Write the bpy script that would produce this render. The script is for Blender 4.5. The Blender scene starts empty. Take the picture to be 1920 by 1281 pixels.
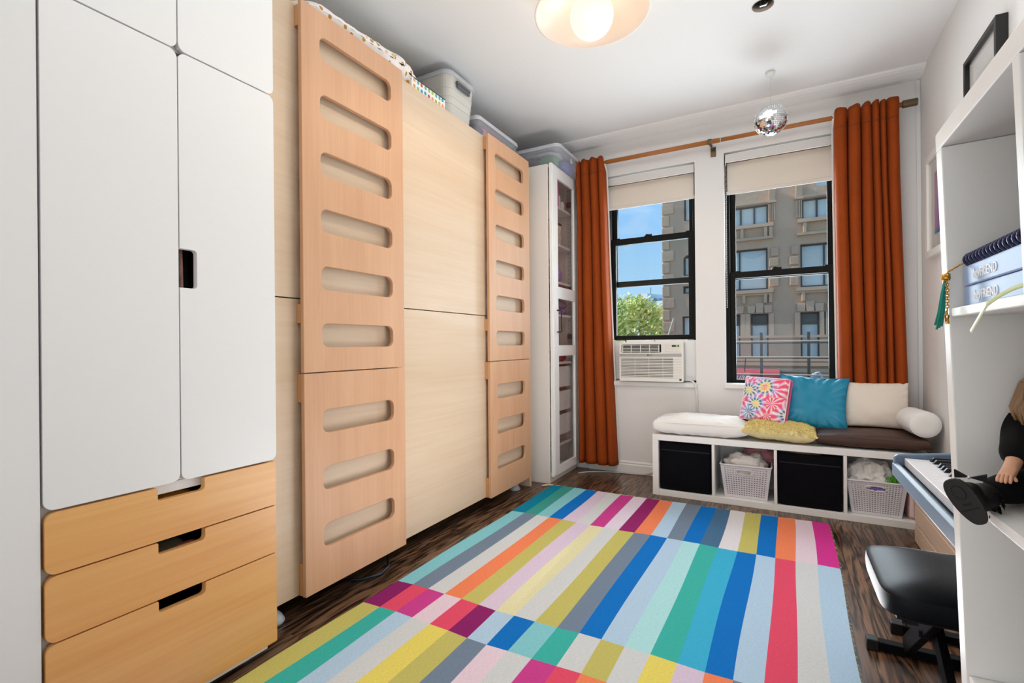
import bpy, bmesh, math, random
from mathutils import Vector, Matrix, noise
PI = math.pi
sc = bpy.context.scene
col = sc.collection
random.seed(7)

# ------------------------------------------------------------------ camera
cd = bpy.data.cameras.new('camera'); cam = bpy.data.objects.new('camera', cd); col.objects.link(cam)
cd.sensor_width = 36.0; cd.lens = 914.29 / 1920 * 36; cd.shift_y = 7.31 / 1920; cd.clip_start = 0.02; cd.clip_end = 400
YAW, ROLL = math.radians(28.819), math.radians(-0.515)
cam.matrix_world = Matrix.Translation((0, 0, 1.03)) @ Matrix.Rotation(YAW, 4, 'Z') @ Matrix.Rotation(PI / 2, 4, 'X') @ Matrix.Rotation(ROLL, 4, 'Z')
sc.camera = cam

# ------------------------------------------------------------------ world, sun, lights, exposure
world = bpy.data.worlds.new('sky'); sc.world = world; world.use_nodes = True
wn, wl = world.node_tree.nodes, world.node_tree.links
wn.clear()
wo = wn.new('ShaderNodeOutputWorld'); bg = wn.new('ShaderNodeBackground'); tc = wn.new('ShaderNodeTexCoord')
sep = wn.new('ShaderNodeSeparateXYZ'); ramp = wn.new('ShaderNodeValToRGB'); mixc = wn.new('ShaderNodeMix'); mixc.data_type = 'RGBA'
mp = wn.new('ShaderNodeMapping'); nz = wn.new('ShaderNodeTexNoise'); cr = wn.new('ShaderNodeValToRGB')
mp.inputs['Scale'].default_value = (1.6, 1.6, 6.0); mp.inputs['Rotation'].default_value = (0.25, 0.1, 0.3)
nz.inputs['Scale'].default_value = 3.2; nz.inputs['Detail'].default_value = 7; nz.inputs['Distortion'].default_value = 0.6
cr.color_ramp.elements[0].position = 0.50; cr.color_ramp.elements[1].position = 0.80
cr.color_ramp.elements[1].color = (0.55, 0.55, 0.55, 1)
e = ramp.color_ramp.elements
e[0].position = 0.0; e[0].color = (0.62, 0.80, 0.93, 1)
e[1].position = 0.75; e[1].color = (0.10, 0.30, 0.75, 1)
x = e.new(0.10); x.color = (0.42, 0.68, 0.94, 1)
x = e.new(0.30); x.color = (0.25, 0.53, 0.92, 1)
wl.new(tc.outputs['Generated'], sep.inputs[0]); wl.new(sep.outputs['Z'], ramp.inputs[0])
wl.new(tc.outputs['Generated'], mp.inputs[0]); wl.new(mp.outputs[0], nz.inputs[0]); wl.new(nz.outputs[0], cr.inputs[0])
wl.new(cr.outputs[0], mixc.inputs['Factor']); wl.new(ramp.outputs[0], mixc.inputs['A']); mixc.inputs['B'].default_value = (0.92, 0.95, 0.98, 1)
wl.new(mixc.outputs['Result'], bg.inputs[0]); wl.new(bg.outputs[0], wo.inputs[0])
bg.inputs[1].default_value = 0.93

def light(name, kind, loc, aim, energy, color=(1, 1, 1), size=1.0, size_y=None):
    l = bpy.data.lights.new(name, kind); l.energy = energy; l.color = color
    if kind == 'AREA':
        l.shape = 'RECTANGLE'; l.size = size; l.size_y = size_y or size
    o = bpy.data.objects.new(name, l); col.objects.link(o); o.location = loc
    o.rotation_euler = (Vector(aim) - Vector(loc)).to_track_quat('-Z', 'Y').to_euler()
    return o
sun = light('sun', 'SUN', (-20, 5, 20), (0, 0, 0), 3.8, (1.0, 0.93, 0.82)); sun.data.angle = 0.01
sun.rotation_euler = (Vector((0.80, 0.07, -0.62))).to_track_quat('-Z', 'Y').to_euler()
light('fill_lamp', 'AREA', (-0.62, -1.35, 0.80), (-0.45, 3.8, 0.5), 13, (0.98, 0.99, 1.0), 1.6, 1.1)  # added fill behind the camera, not a lamp of the room
light('ceiling_fill', 'AREA', (-0.55, 1.62, 2.66), (-0.55, 1.6201, 0), 15.5, (0.97, 0.985, 1.0), 1.8, 3.1)  # added unseen panel under the ceiling, evens out the light
light('floor_fill', 'AREA', (-0.70, 2.0, 0.06), (-1.30, 2.0001, 2.6), 29, (0.97, 0.985, 1.0), 0.65, 2.5)  # added unseen lamp above the rug, stands in for light bounced upward
for nm, xc in (('window_daylight', -0.90), ('window_daylight.001', 0.0)):
    w_ = light(nm, 'AREA', (xc, 4.30, 1.5), (xc - 0.05, 0.6, 1.3), 26, (0.86, 0.94, 1.0), 0.62, 1.3)
sc.view_settings.view_transform = 'Standard'; sc.view_settings.look = 'None'
sc.view_settings.exposure = 0.22; sc.view_settings.gamma = 1.0; sc.view_settings.use_curve_mapping = False

# ------------------------------------------------------------------ materials
def srgb(h):
    if isinstance(h, str):
        h = h.lstrip('#'); h = tuple(int(h[i:i + 2], 16) for i in (0, 2, 4))
    return tuple((c / 255 / 12.92) if c / 255 <= 0.04045 else ((c / 255 + 0.055) / 1.055) ** 2.4 for c in h)
def newmat(name):
    m = bpy.data.materials.new(name); m.use_nodes = True
    return m, m.node_tree.nodes, m.node_tree.links, m.node_tree.nodes['Principled BSDF']
def coords(n, l, scale=(1, 1, 1), rot=(0, 0, 0), src='Object', rnd=False):
    t = n.new('ShaderNodeTexCoord'); m = n.new('ShaderNodeMapping')
    m.inputs['Scale'].default_value = scale; m.inputs['Rotation'].default_value = rot
    l.new(t.outputs[src], m.inputs[0])
    if rnd:
        oi = n.new('ShaderNodeObjectInfo'); ml = n.new('ShaderNodeMath'); ml.operation = 'MULTIPLY'; ml.inputs[1].default_value = 37.0
        l.new(oi.outputs['Random'], ml.inputs[0]); l.new(ml.outputs[0], m.inputs['Location'])
    return m
MATS = {}
def mat(name, color, rough=0.5, metal=0.0, bump=0.0, bscale=200.0, var=0.0, vscale=4.0, spec=0.5, sheen=0.0, alpha=1.0, trans=0.0, emit=None, estr=0.0, coat=0.0, bdist=0.002, stretch=(1, 1, 1), sub=0.0):
    if name in MATS: return MATS[name]
    m, n, l, b = newmat(name)
    c = srgb(color) if (isinstance(color, str) or max(color) > 1.001) else color
    b.inputs['Base Color'].default_value = (*c, 1); b.inputs['Roughness'].default_value = rough; b.inputs['Metallic'].default_value = metal
    b.inputs['Specular IOR Level'].default_value = spec
    if sheen:
        b.inputs['Sheen Weight'].default_value = sheen; b.inputs['Sheen Roughness'].default_value = 0.4
        b.inputs['Sheen Tint'].default_value = (*[min(1, q * 2.0 + 0.08) for q in c], 1)
    if coat: b.inputs['Coat Weight'].default_value = coat; b.inputs['Coat Roughness'].default_value = 0.1
    if trans: b.inputs['Transmission Weight'].default_value = trans
    if alpha < 1: b.inputs['Alpha'].default_value = alpha
    if emit: b.inputs['Emission Color'].default_value = (*srgb(emit), 1); b.inputs['Emission Strength'].default_value = estr
    if var:
        mp_ = coords(n, l, stretch); nz_ = n.new('ShaderNodeTexNoise'); nz_.inputs['Scale'].default_value = vscale; nz_.inputs['Detail'].default_value = 5
        mx = n.new('ShaderNodeMix'); mx.data_type = 'RGBA'
        mx.inputs['A'].default_value = (*[q * (1 - var) for q in c], 1); mx.inputs['B'].default_value = (*[min(1, q * (1 + var)) for q in c], 1)
        l.new(mp_.outputs[0], nz_.inputs[0]); l.new(nz_.outputs[0], mx.inputs['Factor']); l.new(mx.outputs['Result'], b.inputs['Base Color'])
    if bump:
        mp2 = coords(n, l, stretch); nz2 = n.new('ShaderNodeTexNoise'); nz2.inputs['Scale'].default_value = bscale; nz2.inputs['Detail'].default_value = 3
        bp = n.new('ShaderNodeBump'); bp.inputs['Strength'].default_value = bump; bp.inputs['Distance'].default_value = bdist
        l.new(mp2.outputs[0], nz2.inputs[0]); l.new(nz2.outputs[0], bp.inputs['Height']); l.new(bp.outputs[0], b.inputs['Normal'])
    MATS[name] = m
    return m
def wood(name, ca, cb, axis='Z', scale=9.0, rough=0.38, dark=None, rnd=True, figure=0.35):
    m, n, l, b = newmat(name)
    st = {'X': (0.12, 1, 1), 'Y': (1, 0.12, 1), 'Z': (1, 1, 0.12)}[axis]
    mp_ = coords(n, l, st, rnd=rnd)
    n1 = n.new('ShaderNodeTexNoise'); n1.inputs['Scale'].default_value = scale; n1.inputs['Detail'].default_value = 6; n1.inputs['Distortion'].default_value = 0.8
    st2 = tuple(0.03 if q < 1 else 1 for q in st)
    mp2 = coords(n, l, st2, rnd=rnd); n2 = n.new('ShaderNodeTexNoise'); n2.inputs['Scale'].default_value = scale * 14; n2.inputs['Detail'].default_value = 3
    mm = n.new('ShaderNodeMix'); mm.data_type = 'FLOAT'; mm.inputs['Factor'].default_value = figure
    l.new(mp_.outputs[0], n1.inputs[0]); l.new(mp2.outputs[0], n2.inputs[0])
    l.new(n1.outputs[0], mm.inputs['A']); l.new(n2.outputs[0], mm.inputs['B'])
    rp = n.new('ShaderNodeValToRGB'); rp.color_ramp.elements[0].position = 0.34; rp.color_ramp.elements[1].position = 0.66
    rp.color_ramp.elements[0].color = (*srgb(ca), 1); rp.color_ramp.elements[1].color = (*srgb(cb), 1)
    l.new(mm.outputs['Result'], rp.inputs[0])
    if dark:
        n3 = n.new('ShaderNodeTexNoise'); n3.inputs['Scale'].default_value = scale * 2.2; n3.inputs['Detail'].default_value = 2
        l.new(mp2.outputs[0], n3.inputs[0])
        r3 = n.new('ShaderNodeValToRGB'); r3.color_ramp.elements[0].position = 0.69; r3.color_ramp.elements[1].position = 0.74
        l.new(n3.outputs[0], r3.inputs[0])
        mk = n.new('ShaderNodeMix'); mk.data_type = 'RGBA'; mk.inputs['B'].default_value = (*srgb(dark), 1)
        l.new(r3.outputs[0], mk.inputs['Factor']); l.new(rp.outputs[0], mk.inputs['A']); l.new(mk.outputs['Result'], b.inputs['Base Color'])
    else:
        l.new(rp.outputs[0], b.inputs['Base Color'])
    b.inputs['Roughness'].default_value = rough
    bp = n.new('ShaderNodeBump'); bp.inputs['Strength'].default_value = 0.06; bp.inputs['Distance'].default_value = 0.001
    l.new(mm.outputs['Result'], bp.inputs['Height']); l.new(bp.outputs[0], b.inputs['Normal'])
    MATS[name] = m
    return m
def floor_oak():
    m, n, l, b = newmat('dark_oak')
    mp_ = coords(n, l, (9, 0.9, 9), rnd=True)
    nd = n.new('ShaderNodeTexNoise'); nd.inputs['Scale'].default_value = 1.6; nd.inputs['Detail'].default_value = 3; nd.inputs['Distortion'].default_value = 0.3
    l.new(mp_.outputs[0], nd.inputs[0])
    mu = n.new('ShaderNodeMath'); mu.operation = 'MULTIPLY'; mu.inputs[1].default_value = 16.0
    fr = n.new('ShaderNodeMath'); fr.operation = 'PINGPONG'; fr.inputs[1].default_value = 1.0
    l.new(nd.outputs[0], mu.inputs[0]); l.new(mu.outputs[0], fr.inputs[0])
    mp2 = coords(n, l, (260, 4, 260), rnd=True); n2 = n.new('ShaderNodeTexNoise'); n2.inputs['Scale'].default_value = 1.0; n2.inputs['Detail'].default_value = 3
    l.new(mp2.outputs[0], n2.inputs[0])
    mm = n.new('ShaderNodeMix'); mm.data_type = 'FLOAT'; mm.inputs['Factor'].default_value = 0.45
    l.new(fr.outputs[0], mm.inputs['A']); l.new(n2.outputs[0], mm.inputs['B'])
    rp = n.new('ShaderNodeValToRGB'); rp.color_ramp.elements[0].position = 0.25; rp.color_ramp.elements[1].position = 0.7
    rp.color_ramp.elements[0].color = (*srgb('#1d110b'), 1); rp.color_ramp.elements[1].color = (*srgb('#7a5a42'), 1)
    l.new(mm.outputs['Result'], rp.inputs[0])
    oi = n.new('ShaderNodeObjectInfo'); hs = n.new('ShaderNodeHueSaturation'); mr = n.new('ShaderNodeMapRange')
    mr.inputs['To Min'].default_value = 0.6; mr.inputs['To Max'].default_value = 1.25
    l.new(oi.outputs['Random'], mr.inputs[0]); l.new(mr.outputs[0], hs.inputs['Value']); l.new(rp.outputs[0], hs.inputs['Color'])
    l.new(hs.outputs[0], b.inputs['Base Color'])
    b.inputs['Roughness'].default_value = 0.30
    bp = n.new('ShaderNodeBump'); bp.inputs['Strength'].default_value = 0.15; bp.inputs['Distance'].default_value = 0.001
    l.new(mm.outputs['Result'], bp.inputs['Height']); l.new(bp.outputs[0], b.inputs['Normal'])
    MATS['dark_oak'] = m
    return m
def glass(name, tint=(0.96, 0.98, 0.98), gloss=0.010):
    m = bpy.data.materials.new(name); m.use_nodes = True; n, l = m.node_tree.nodes, m.node_tree.links; n.clear()
    o = n.new('ShaderNodeOutputMaterial'); t = n.new('ShaderNodeBsdfTransparent'); g = n.new('ShaderNodeBsdfGlossy'); mx = n.new('ShaderNodeMixShader')
    lw = n.new('ShaderNodeLayerWeight'); lw.inputs['Blend'].default_value = 0.15
    mul = n.new('ShaderNodeMath'); mul.operation = 'MULTIPLY_ADD'; mul.inputs[1].default_value = 0.4; mul.inputs[2].default_value = gloss
    t.inputs[0].default_value = (*tint, 1); g.inputs['Roughness'].default_value = 0.02
    l.new(lw.outputs['Fresnel'], mul.inputs[0]); l.new(mul.outputs[0], mx.inputs[0]); l.new(t.outputs[0], mx.inputs[1]); l.new(g.outputs[0], mx.inputs[2]); l.new(mx.outputs[0], o.inputs[0])
    MATS[name] = m
    return m
def frosted(name, color, opac=0.35, rough=0.25):
    m = bpy.data.materials.new(name); m.use_nodes = True; n, l = m.node_tree.nodes, m.node_tree.links
    b = n['Principled BSDF']; o = n['Material Output']; t = n.new('ShaderNodeBsdfTransparent'); mx = n.new('ShaderNodeMixShader')
    b.inputs['Base Color'].default_value = (*srgb(color), 1); b.inputs['Roughness'].default_value = rough
    mx.inputs[0].default_value = opac
    l.new(t.outputs[0], mx.inputs[1]); l.new(b.outputs[0], mx.inputs[2]); l.new(mx.outputs[0], o.inputs[0])
    MATS[name] = m
    return m
def pattern(name, fn, rough=0.8):
    m, n, l, b = newmat(name); b.inputs['Roughness'].default_value = rough
    fn(n, l, b); MATS[name] = m
    return m
def dots_pattern(base, cols, scale, radius, jitter=0.0):
    def f(n, l, b):
        mp0 = coords(n, l, (1, 1, 1)); s0 = n.new('ShaderNodeSeparateXYZ'); mp_ = n.new('ShaderNodeCombineXYZ'); l.new(mp0.outputs[0], s0.inputs[0]); l.new(s0.outputs[1], mp_.inputs[0]); l.new(s0.outputs[2], mp_.inputs[1])
        v = n.new('ShaderNodeTexVoronoi'); v.voronoi_dimensions = '2D'; v.inputs['Scale'].default_value = scale; v.inputs['Randomness'].default_value = jitter
        l.new(mp_.outputs[0], v.inputs[0])
        lt = n.new('ShaderNodeMath'); lt.operation = 'LESS_THAN'; lt.inputs[1].default_value = radius; l.new(v.outputs['Distance'], lt.inputs[0])
        rp = n.new('ShaderNodeValToRGB'); rp.color_ramp.interpolation = 'CONSTANT'
        s = n.new('ShaderNodeSeparateColor'); l.new(v.outputs['Color'], s.inputs[0]); l.new(s.outputs[0], rp.inputs[0])
        while len(rp.color_ramp.elements) < len(cols): rp.color_ramp.elements.new(0.5)
        for i, c in enumerate(cols):
            rp.color_ramp.elements[i].position = i / len(cols); rp.color_ramp.elements[i].color = (*srgb(c), 1)
        mx = n.new('ShaderNodeMix'); mx.data_type = 'RGBA'; mx.inputs['A'].default_value = (*srgb(base), 1)
        l.new(lt.outputs[0], mx.inputs['Factor']); l.new(rp.outputs[0], mx.inputs['B']); l.new(mx.outputs['Result'], b.inputs['Base Color'])
    return f

M_WALL = mat('wall_paint', '#e7e6e4', 0.7, bump=0.05, bscale=60, bdist=0.003)
M_CEIL = mat('ceiling_paint', '#ededec', 0.8, bump=0.03, bscale=40, bdist=0.003)
M_TRIM = mat('trim_paint', '#e9e8e4', 0.4, bump=0.05, bscale=25, bdist=0.003)
M_WHITE = mat('white_foil', '#ecebe8', 0.35)
M_DOORW = mat('white_lacquer', '#e9e8e6', 0.35)
M_GREYW = mat('pale_inner', '#e4e3df', 0.5)
M_MAPLE = wood('maple_board', '#c4946f', '#d0a27d', 'Z', 7.0, 0.5)
M_BIRCH = wood('birch_panel', '#cbb092', '#d6c0a6', 'Y', 5.0, 0.5)
M_MAPLEE = wood('maple_edge', '#c28a58', '#cf9a68', 'Z', 6.0, 0.45)
M_HONEY = wood('honey_birch', '#da9856', '#eab572', 'Y', 5.0, 0.33, dark='#b57f4c')
M_CRATE = wood('pale_pine', '#d6bba2', '#e0c9b3', 'Y', 8.0, 0.5)
M_ROD = wood('rod_wood', '#a4632a', '#b37233', 'X', 8.0, 0.4)
M_OAK = floor_oak()
M_BLACK = mat('black_frame', '#0b0c0a', 0.6, spec=0.2)
M_BLACKP = mat('black_plastic', '#0c0c0e', 0.4)
M_CHROME = mat('chrome', '#d8d8d8', 0.12, metal=1.0)
M_BRONZE = mat('antique_bronze', '#6f5f4c', 0.38, metal=0.9)
M_GLASS = glass('window_glass'); M_GLASSC = glass('cabinet_glass', (0.985, 0.985, 0.985), 0.012)
M_DARK = mat('dark_void', '#060606', 0.9)
M_PLAS = mat('white_plastic', '#eceae5', 0.35)
M_VELVET = mat('rust_velvet', '#94400f', 0.85, var=0.2, vscale=14, sheen=0.18, bump=0.15, bscale=120, stretch=(1, 1, 0.4), spec=0.2)
M_SHADE = mat('cream_shade', '#e3d9cb', 0.8, bump=0.04, bscale=300)
M_BLKFAB = mat('black_fabric', '#07070d', 0.9, bump=0.2, bscale=500, spec=0.15)
M_BASKET = mat('lilac_white_plastic', '#dcd8dc', 0.45)

# ------------------------------------------------------------------ mesh helpers
WM = {}
def wmat(o):
    m = o.matrix_basis.copy()
    while o.parent:
        o = o.parent; m = o.matrix_basis @ m
    return m
def tag(o, label, cat, group=None, kind=None):
    if label: o['label'] = label
    if cat: o['category'] = cat
    if group: o['group'] = group
    if kind: o['kind'] = kind
    return o
def thing(name, loc, label, cat, group=None):
    o = bpy.data.objects.new(name, None); o.empty_display_size = 0.05
    col.objects.link(o); o.location = loc
    return tag(o, label, cat, group)
class MB:
    def __init__(s): s.v = []; s.f = []; s.m = []
    def add(s, vs, fs, mi=0, T=None):
        b = len(s.v)
        s.v += [(T @ Vector(p)) if T else Vector(p) for p in vs]
        for f in fs: s.f.append([b + i for i in f]); s.m.append(mi)
        return s
    def box(s, x0, x1, y0, y1, z0, z1, mi=0, T=None):
        vs = [(x0, y0, z0), (x1, y0, z0), (x1, y1, z0), (x0, y1, z0), (x0, y0, z1), (x1, y0, z1), (x1, y1, z1), (x0, y1, z1)]
        return s.add(vs, [(0, 3, 2, 1), (4, 5, 6, 7), (0, 1, 5, 4), (1, 2, 6, 5), (2, 3, 7, 6), (3, 0, 4, 7)], mi, T)
    def hexa(s, bot, top, mi=0, T=None):
        return s.add(list(bot) + list(top), [(0, 3, 2, 1), (4, 5, 6, 7), (0, 1, 5, 4), (1, 2, 6, 5), (2, 3, 7, 6), (3, 0, 4, 7)], mi, T)
    def tube(s, pts, r, seg=10, mi=0, T=None, cap=True, closed=False):
        pts = [Vector(p) for p in pts]; n = len(pts); rs = r if isinstance(r, (list, tuple)) else [r] * n
        vs = []; up = None
        for i, p in enumerate(pts):
            if closed: d = (pts[(i + 1) % n] - pts[i - 1]).normalized()
            else: d = (pts[min(i + 1, n - 1)] - pts[max(i - 1, 0)]).normalized()
            if up is None:
                up = Vector((0, 0, 1)) if abs(d.z) < 0.9 else Vector((1, 0, 0))
            a = d.cross(up).normalized(); b = a.cross(d).normalized(); up = b
            for k in range(seg):
                t = 2 * PI * k / seg; vs.append(p + (a * math.cos(t) + b * math.sin(t)) * rs[i])
        fs = []
        for i in range(n if closed else n - 1):
            j = (i + 1) % n
            for k in range(seg):
                k2 = (k + 1) % seg; fs.append((i * seg + k, i * seg + k2, j * seg + k2, j * seg + k))
        if cap and not closed:
            fs.append(tuple(range(seg - 1, -1, -1))); fs.append(tuple((n - 1) * seg + k for k in range(seg)))
        return s.add(vs, fs, mi, T)
    def lathe(s, prof, c=(0, 0, 0), seg=32, mi=0, T=None):
        vs = []; c = Vector(c)
        for (r, z) in prof:
            for k in range(seg):
                t = 2 * PI * k / seg; vs.append(c + Vector((r * math.cos(t), r * math.sin(t), z)))
        fs = []
        for i in range(len(prof) - 1):
            for k in range(seg):
                k2 = (k + 1) % seg; fs.append((i * seg + k, i * seg + k2, (i + 1) * seg + k2, (i + 1) * seg + k))
        return s.add(vs, fs, mi, T)
    def grid(s, fn, nu, nv, mi=0, T=None, wrap=False):
        vs = [fn(i / nu, j / nv) for j in range(nv + 1) for i in range(nu + 1)]
        fs = [(j * (nu + 1) + i, j * (nu + 1) + i + 1, (j + 1) * (nu + 1) + i + 1, (j + 1) * (nu + 1) + i) for j in range(nv) for i in range(nu)]
        return s.add(vs, fs, mi, T)
    def prism(s, poly, a, b, axis='Y', mi=0):
        n = len(poly)
        def p(q, t): return {'Y': (q[0], t, q[1]), 'X': (t, q[0], q[1]), 'Z': (q[0], q[1], t)}[axis]
        vs = [p(q, a) for q in poly] + [p(q, b) for q in poly]
        fs = [tuple(range(n)), tuple(range(2 * n - 1, n - 1, -1))] + [(i, i + n, (i + 1) % n + n, (i + 1) % n) for i in range(n)]
        return s.add(vs, fs, mi)
    def obj(s, name, mats, parent=None, smooth=False, bevel=0.0, loc=None, seg=2, sub=0, solid=0.0, kind=None, label=None, recalc=True, angle=0.6):
        me = bpy.data.meshes.new(name)
        if parent: inv = wmat(parent).inverted()
        elif loc is not None: inv = Matrix.Translation(-Vector(loc))
        else:
            c = Vector((sum(p.x for p in s.v) / len(s.v), sum(p.y for p in s.v) / len(s.v), min(p.z for p in s.v))); loc = c
            inv = Matrix.Translation(-c)
        me.from_pydata([inv @ p for p in s.v], [], s.f)
        mats = mats if isinstance(mats, (list, tuple)) else [mats]
        for q in mats: me.materials.append(q)
        if len(mats) > 1: me.polygons.foreach_set('material_index', s.m)
        if recalc:
            bm = bmesh.new(); bm.from_mesh(me); bmesh.ops.recalc_face_normals(bm, faces=bm.faces); bm.to_mesh(me); bm.free()
        if smooth: me.polygons.foreach_set('use_smooth', [True] * len(me.polygons))
        o = bpy.data.objects.new(name, me); col.objects.link(o)
        if parent: o.parent = parent
        else: o.location = loc
        if solid:
            md = o.modifiers.new('solid', 'SOLIDIFY'); md.thickness = solid; md.offset = 0
        if bevel:
            md = o.modifiers.new('bevel', 'BEVEL'); md.width = bevel; md.segments = seg; md.limit_method = 'ANGLE'; md.angle_limit = angle
        if sub:
            md = o.modifiers.new('sub', 'SUBSURF'); md.levels = sub; md.render_levels = sub
        if kind: o['kind'] = kind
        if label: o['label'] = label
        return o
def bx(name, m, parent, x0, x1, y0, y1, z0, z1, bevel=0.0015, **k):
    return MB().box(x0, x1, y0, y1, z0, z1).obj(name, m, parent, bevel=bevel, **k)
def rrect(x0, x1, y0, y1, r, n=6):
    """rounded rectangle; r may be four radii (bl, br, tr, tl)"""
    rr = r if isinstance(r, (list, tuple)) else (r,) * 4
    out = []
    for (cx, cy, a0, q) in ((x0, y0, PI, rr[0]), (x1, y0, 1.5 * PI, rr[1]), (x1, y1, 0, rr[2]), (x0, y1, 0.5 * PI, rr[3])):
        sx = 1 if cx == x0 else -1; sy = 1 if cy == y0 else -1
        if q <= 0: out.append((cx, cy)); continue
        for i in range(n + 1):
            a = a0 + 0.5 * PI * i / n; out.append((cx + sx * q + q * math.cos(a), cy + sy * q + q * math.sin(a)))
    return out
def plate(name, outer, holes, x0, x1, m, parent, bevel=0.0012, T=None, plane='YZ', loc=None):
    """flat panel cut from 2-D loops (with real holes) and given thickness"""
    bm = bmesh.new(); edges = []
    for lp in [outer] + holes:
        vs = [bm.verts.new((0, a, b)) for a, b in lp]
        for i in range(len(vs)): edges.append(bm.edges.new((vs[i], vs[(i + 1) % len(vs)])))
    bmesh.ops.triangle_fill(bm, edges=edges, use_beauty=True, use_dissolve=False)
    r = bmesh.ops.extrude_face_region(bm, geom=bm.faces[:])
    for v in r['geom']:
        if isinstance(v, bmesh.types.BMVert): v.co.x = 1
    bmesh.ops.recalc_face_normals(bm, faces=bm.faces)
    b = MB(); bm.verts.index_update()
    def w(c):
        t = x0 + (x1 - x0) * c.x
        return {'YZ': (t, c.y, c.z), 'XZ': (c.y, t, c.z), 'XY': (c.y, c.z, t)}[plane]
    b.add([w(v.co) for v in bm.verts], [[v.index for v in f.verts] for f in bm.faces], 0, T); bm.free()
    return b.obj(name, m, parent, bevel=bevel, angle=0.8, loc=loc)
def fbm(p, o=3):
    return noise.fractal(Vector(p), 1.0, 2.0, o)
def pillow(w, h, t, T, n=22, pw=0.45, pinch=0.10, wr=0.004, seed=0, foldf=7.0, gusset=0.0, zmin=None):
    """stuffed cushion: two inflated faces meeting at the seam, optional side band"""
    b = MB(); so = Vector((seed * 3.1, seed * 1.7, 0))
    def P(u, v, sgn):
        x, y = 2 * u - 1, 2 * v - 1
        x = math.sin(x * PI / 2) * 0.5 + x * 0.5; y = math.sin(y * PI / 2) * 0.5 + y * 0.5
        k = max(0, (1 - x * x)) ** pw * max(0, (1 - y * y)) ** pw
        px = x * w / 2 * (1 - pinch * (1 - y * y) * abs(x)); py = y * h / 2 * (1 - pinch * (1 - x * x) * abs(y))
        z = sgn * (t / 2 * k + gusset / 2)
        ed = min(1, 4 * k)
        z += wr * ed * fbm((px * foldf + so.x, py * foldf + so.y, sgn * 2.0)) * 1.6
        z += wr * 0.8 * ed * math.sin(24 * math.atan2(y, x) + seed) * max(0, max(abs(x), abs(y)) - 0.45)
        return (px, py, z)
    b.grid(lambda u, v: P(u, v, 1), n, n, 0, T)
    k0 = len(b.v)
    b.grid(lambda u, v: P(u, v, -1), n, n, 0, T)
    if gusset:
        ring = [i for i in range(n + 1)] + [(j + 1) * (n + 1) - 1 for j in range(1, n + 1)] + [n * (n + 1) + i for i in range(n - 1, -1, -1)] + [j * (n + 1) for j in range(n - 1, 0, -1)]
        for i in range(len(ring)):
            a, c = ring[i], ring[(i + 1) % len(ring)]
            b.f.append([a, c, k0 + c, k0 + a]); b.m.append(1)
    if zmin is not None:
        for p in b.v: p.z = max(p.z, zmin)
    return b
def weld(o, d=0.0004):
    bm = bmesh.new(); bm.from_mesh(o.data); bmesh.ops.remove_doubles(bm, verts=bm.verts, dist=d)
    bmesh.ops.recalc_face_normals(bm, faces=bm.faces); bm.to_mesh(o.data); bm.free()
    return o
def frame3(o, xdir, ydir):
    """matrix at o with x along xdir, y near ydir"""
    xd = Vector(xdir).normalized(); z = xd.cross(Vector(ydir)).normalized(); y = z.cross(xd)
    return Matrix(((xd.x, y.x, z.x, o[0]), (xd.y, y.y, z.y, o[1]), (xd.z, y.z, z.z, o[2]), (0, 0, 0, 1)))
def blob(c, r, amp, freq, seed, nu=28, nv=18, T=None, zmin=None, oct=4):
    b = MB(); so = Vector((seed * 7.3, seed * 2.9, seed * 5.1))
    def P(u, v):
        th, ph = 2 * PI * u, PI * v
        d = Vector((math.sin(ph) * math.cos(th), math.sin(ph) * math.sin(th), math.cos(ph)))
        k = 1 + amp * fbm(d * freq + so, oct)
        # squarer cross-section
        q = Vector((abs(d.x) ** 0.75 * math.copysign(1, d.x), abs(d.y) ** 0.75 * math.copysign(1, d.y), abs(d.z) ** 0.75 * math.copysign(1, d.z)))
        p = Vector((c[0] + q.x * r[0] * k, c[1] + q.y * r[1] * k, c[2] + q.z * r[2] * k))
        if zmin is not None: p.z = max(zmin, p.z)
        return p
    return b.grid(P, nu, nv, 0, T)
def text_obj(name, body, size, T, m, parent, extrude=0.0004, shear=0.0, loc=None, align='LEFT'):
    cu = bpy.data.curves.new(name, 'FONT'); cu.body = body; cu.size = size; cu.extrude = extrude; cu.shear = shear; cu.align_x = align
    o = bpy.data.objects.new(name + '_tmp', cu); col.objects.link(o)
    me = bpy.data.meshes.new_from_object(o.evaluated_get(bpy.context.evaluated_depsgraph_get()))
    vs = [T @ v.co for v in me.vertices]; fs = [list(p.vertices) for p in me.polygons]
    bpy.data.objects.remove(o); bpy.data.meshes.remove(me)
    return MB().add(vs, fs).obj(name, m, parent, loc=loc, recalc=False)

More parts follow.
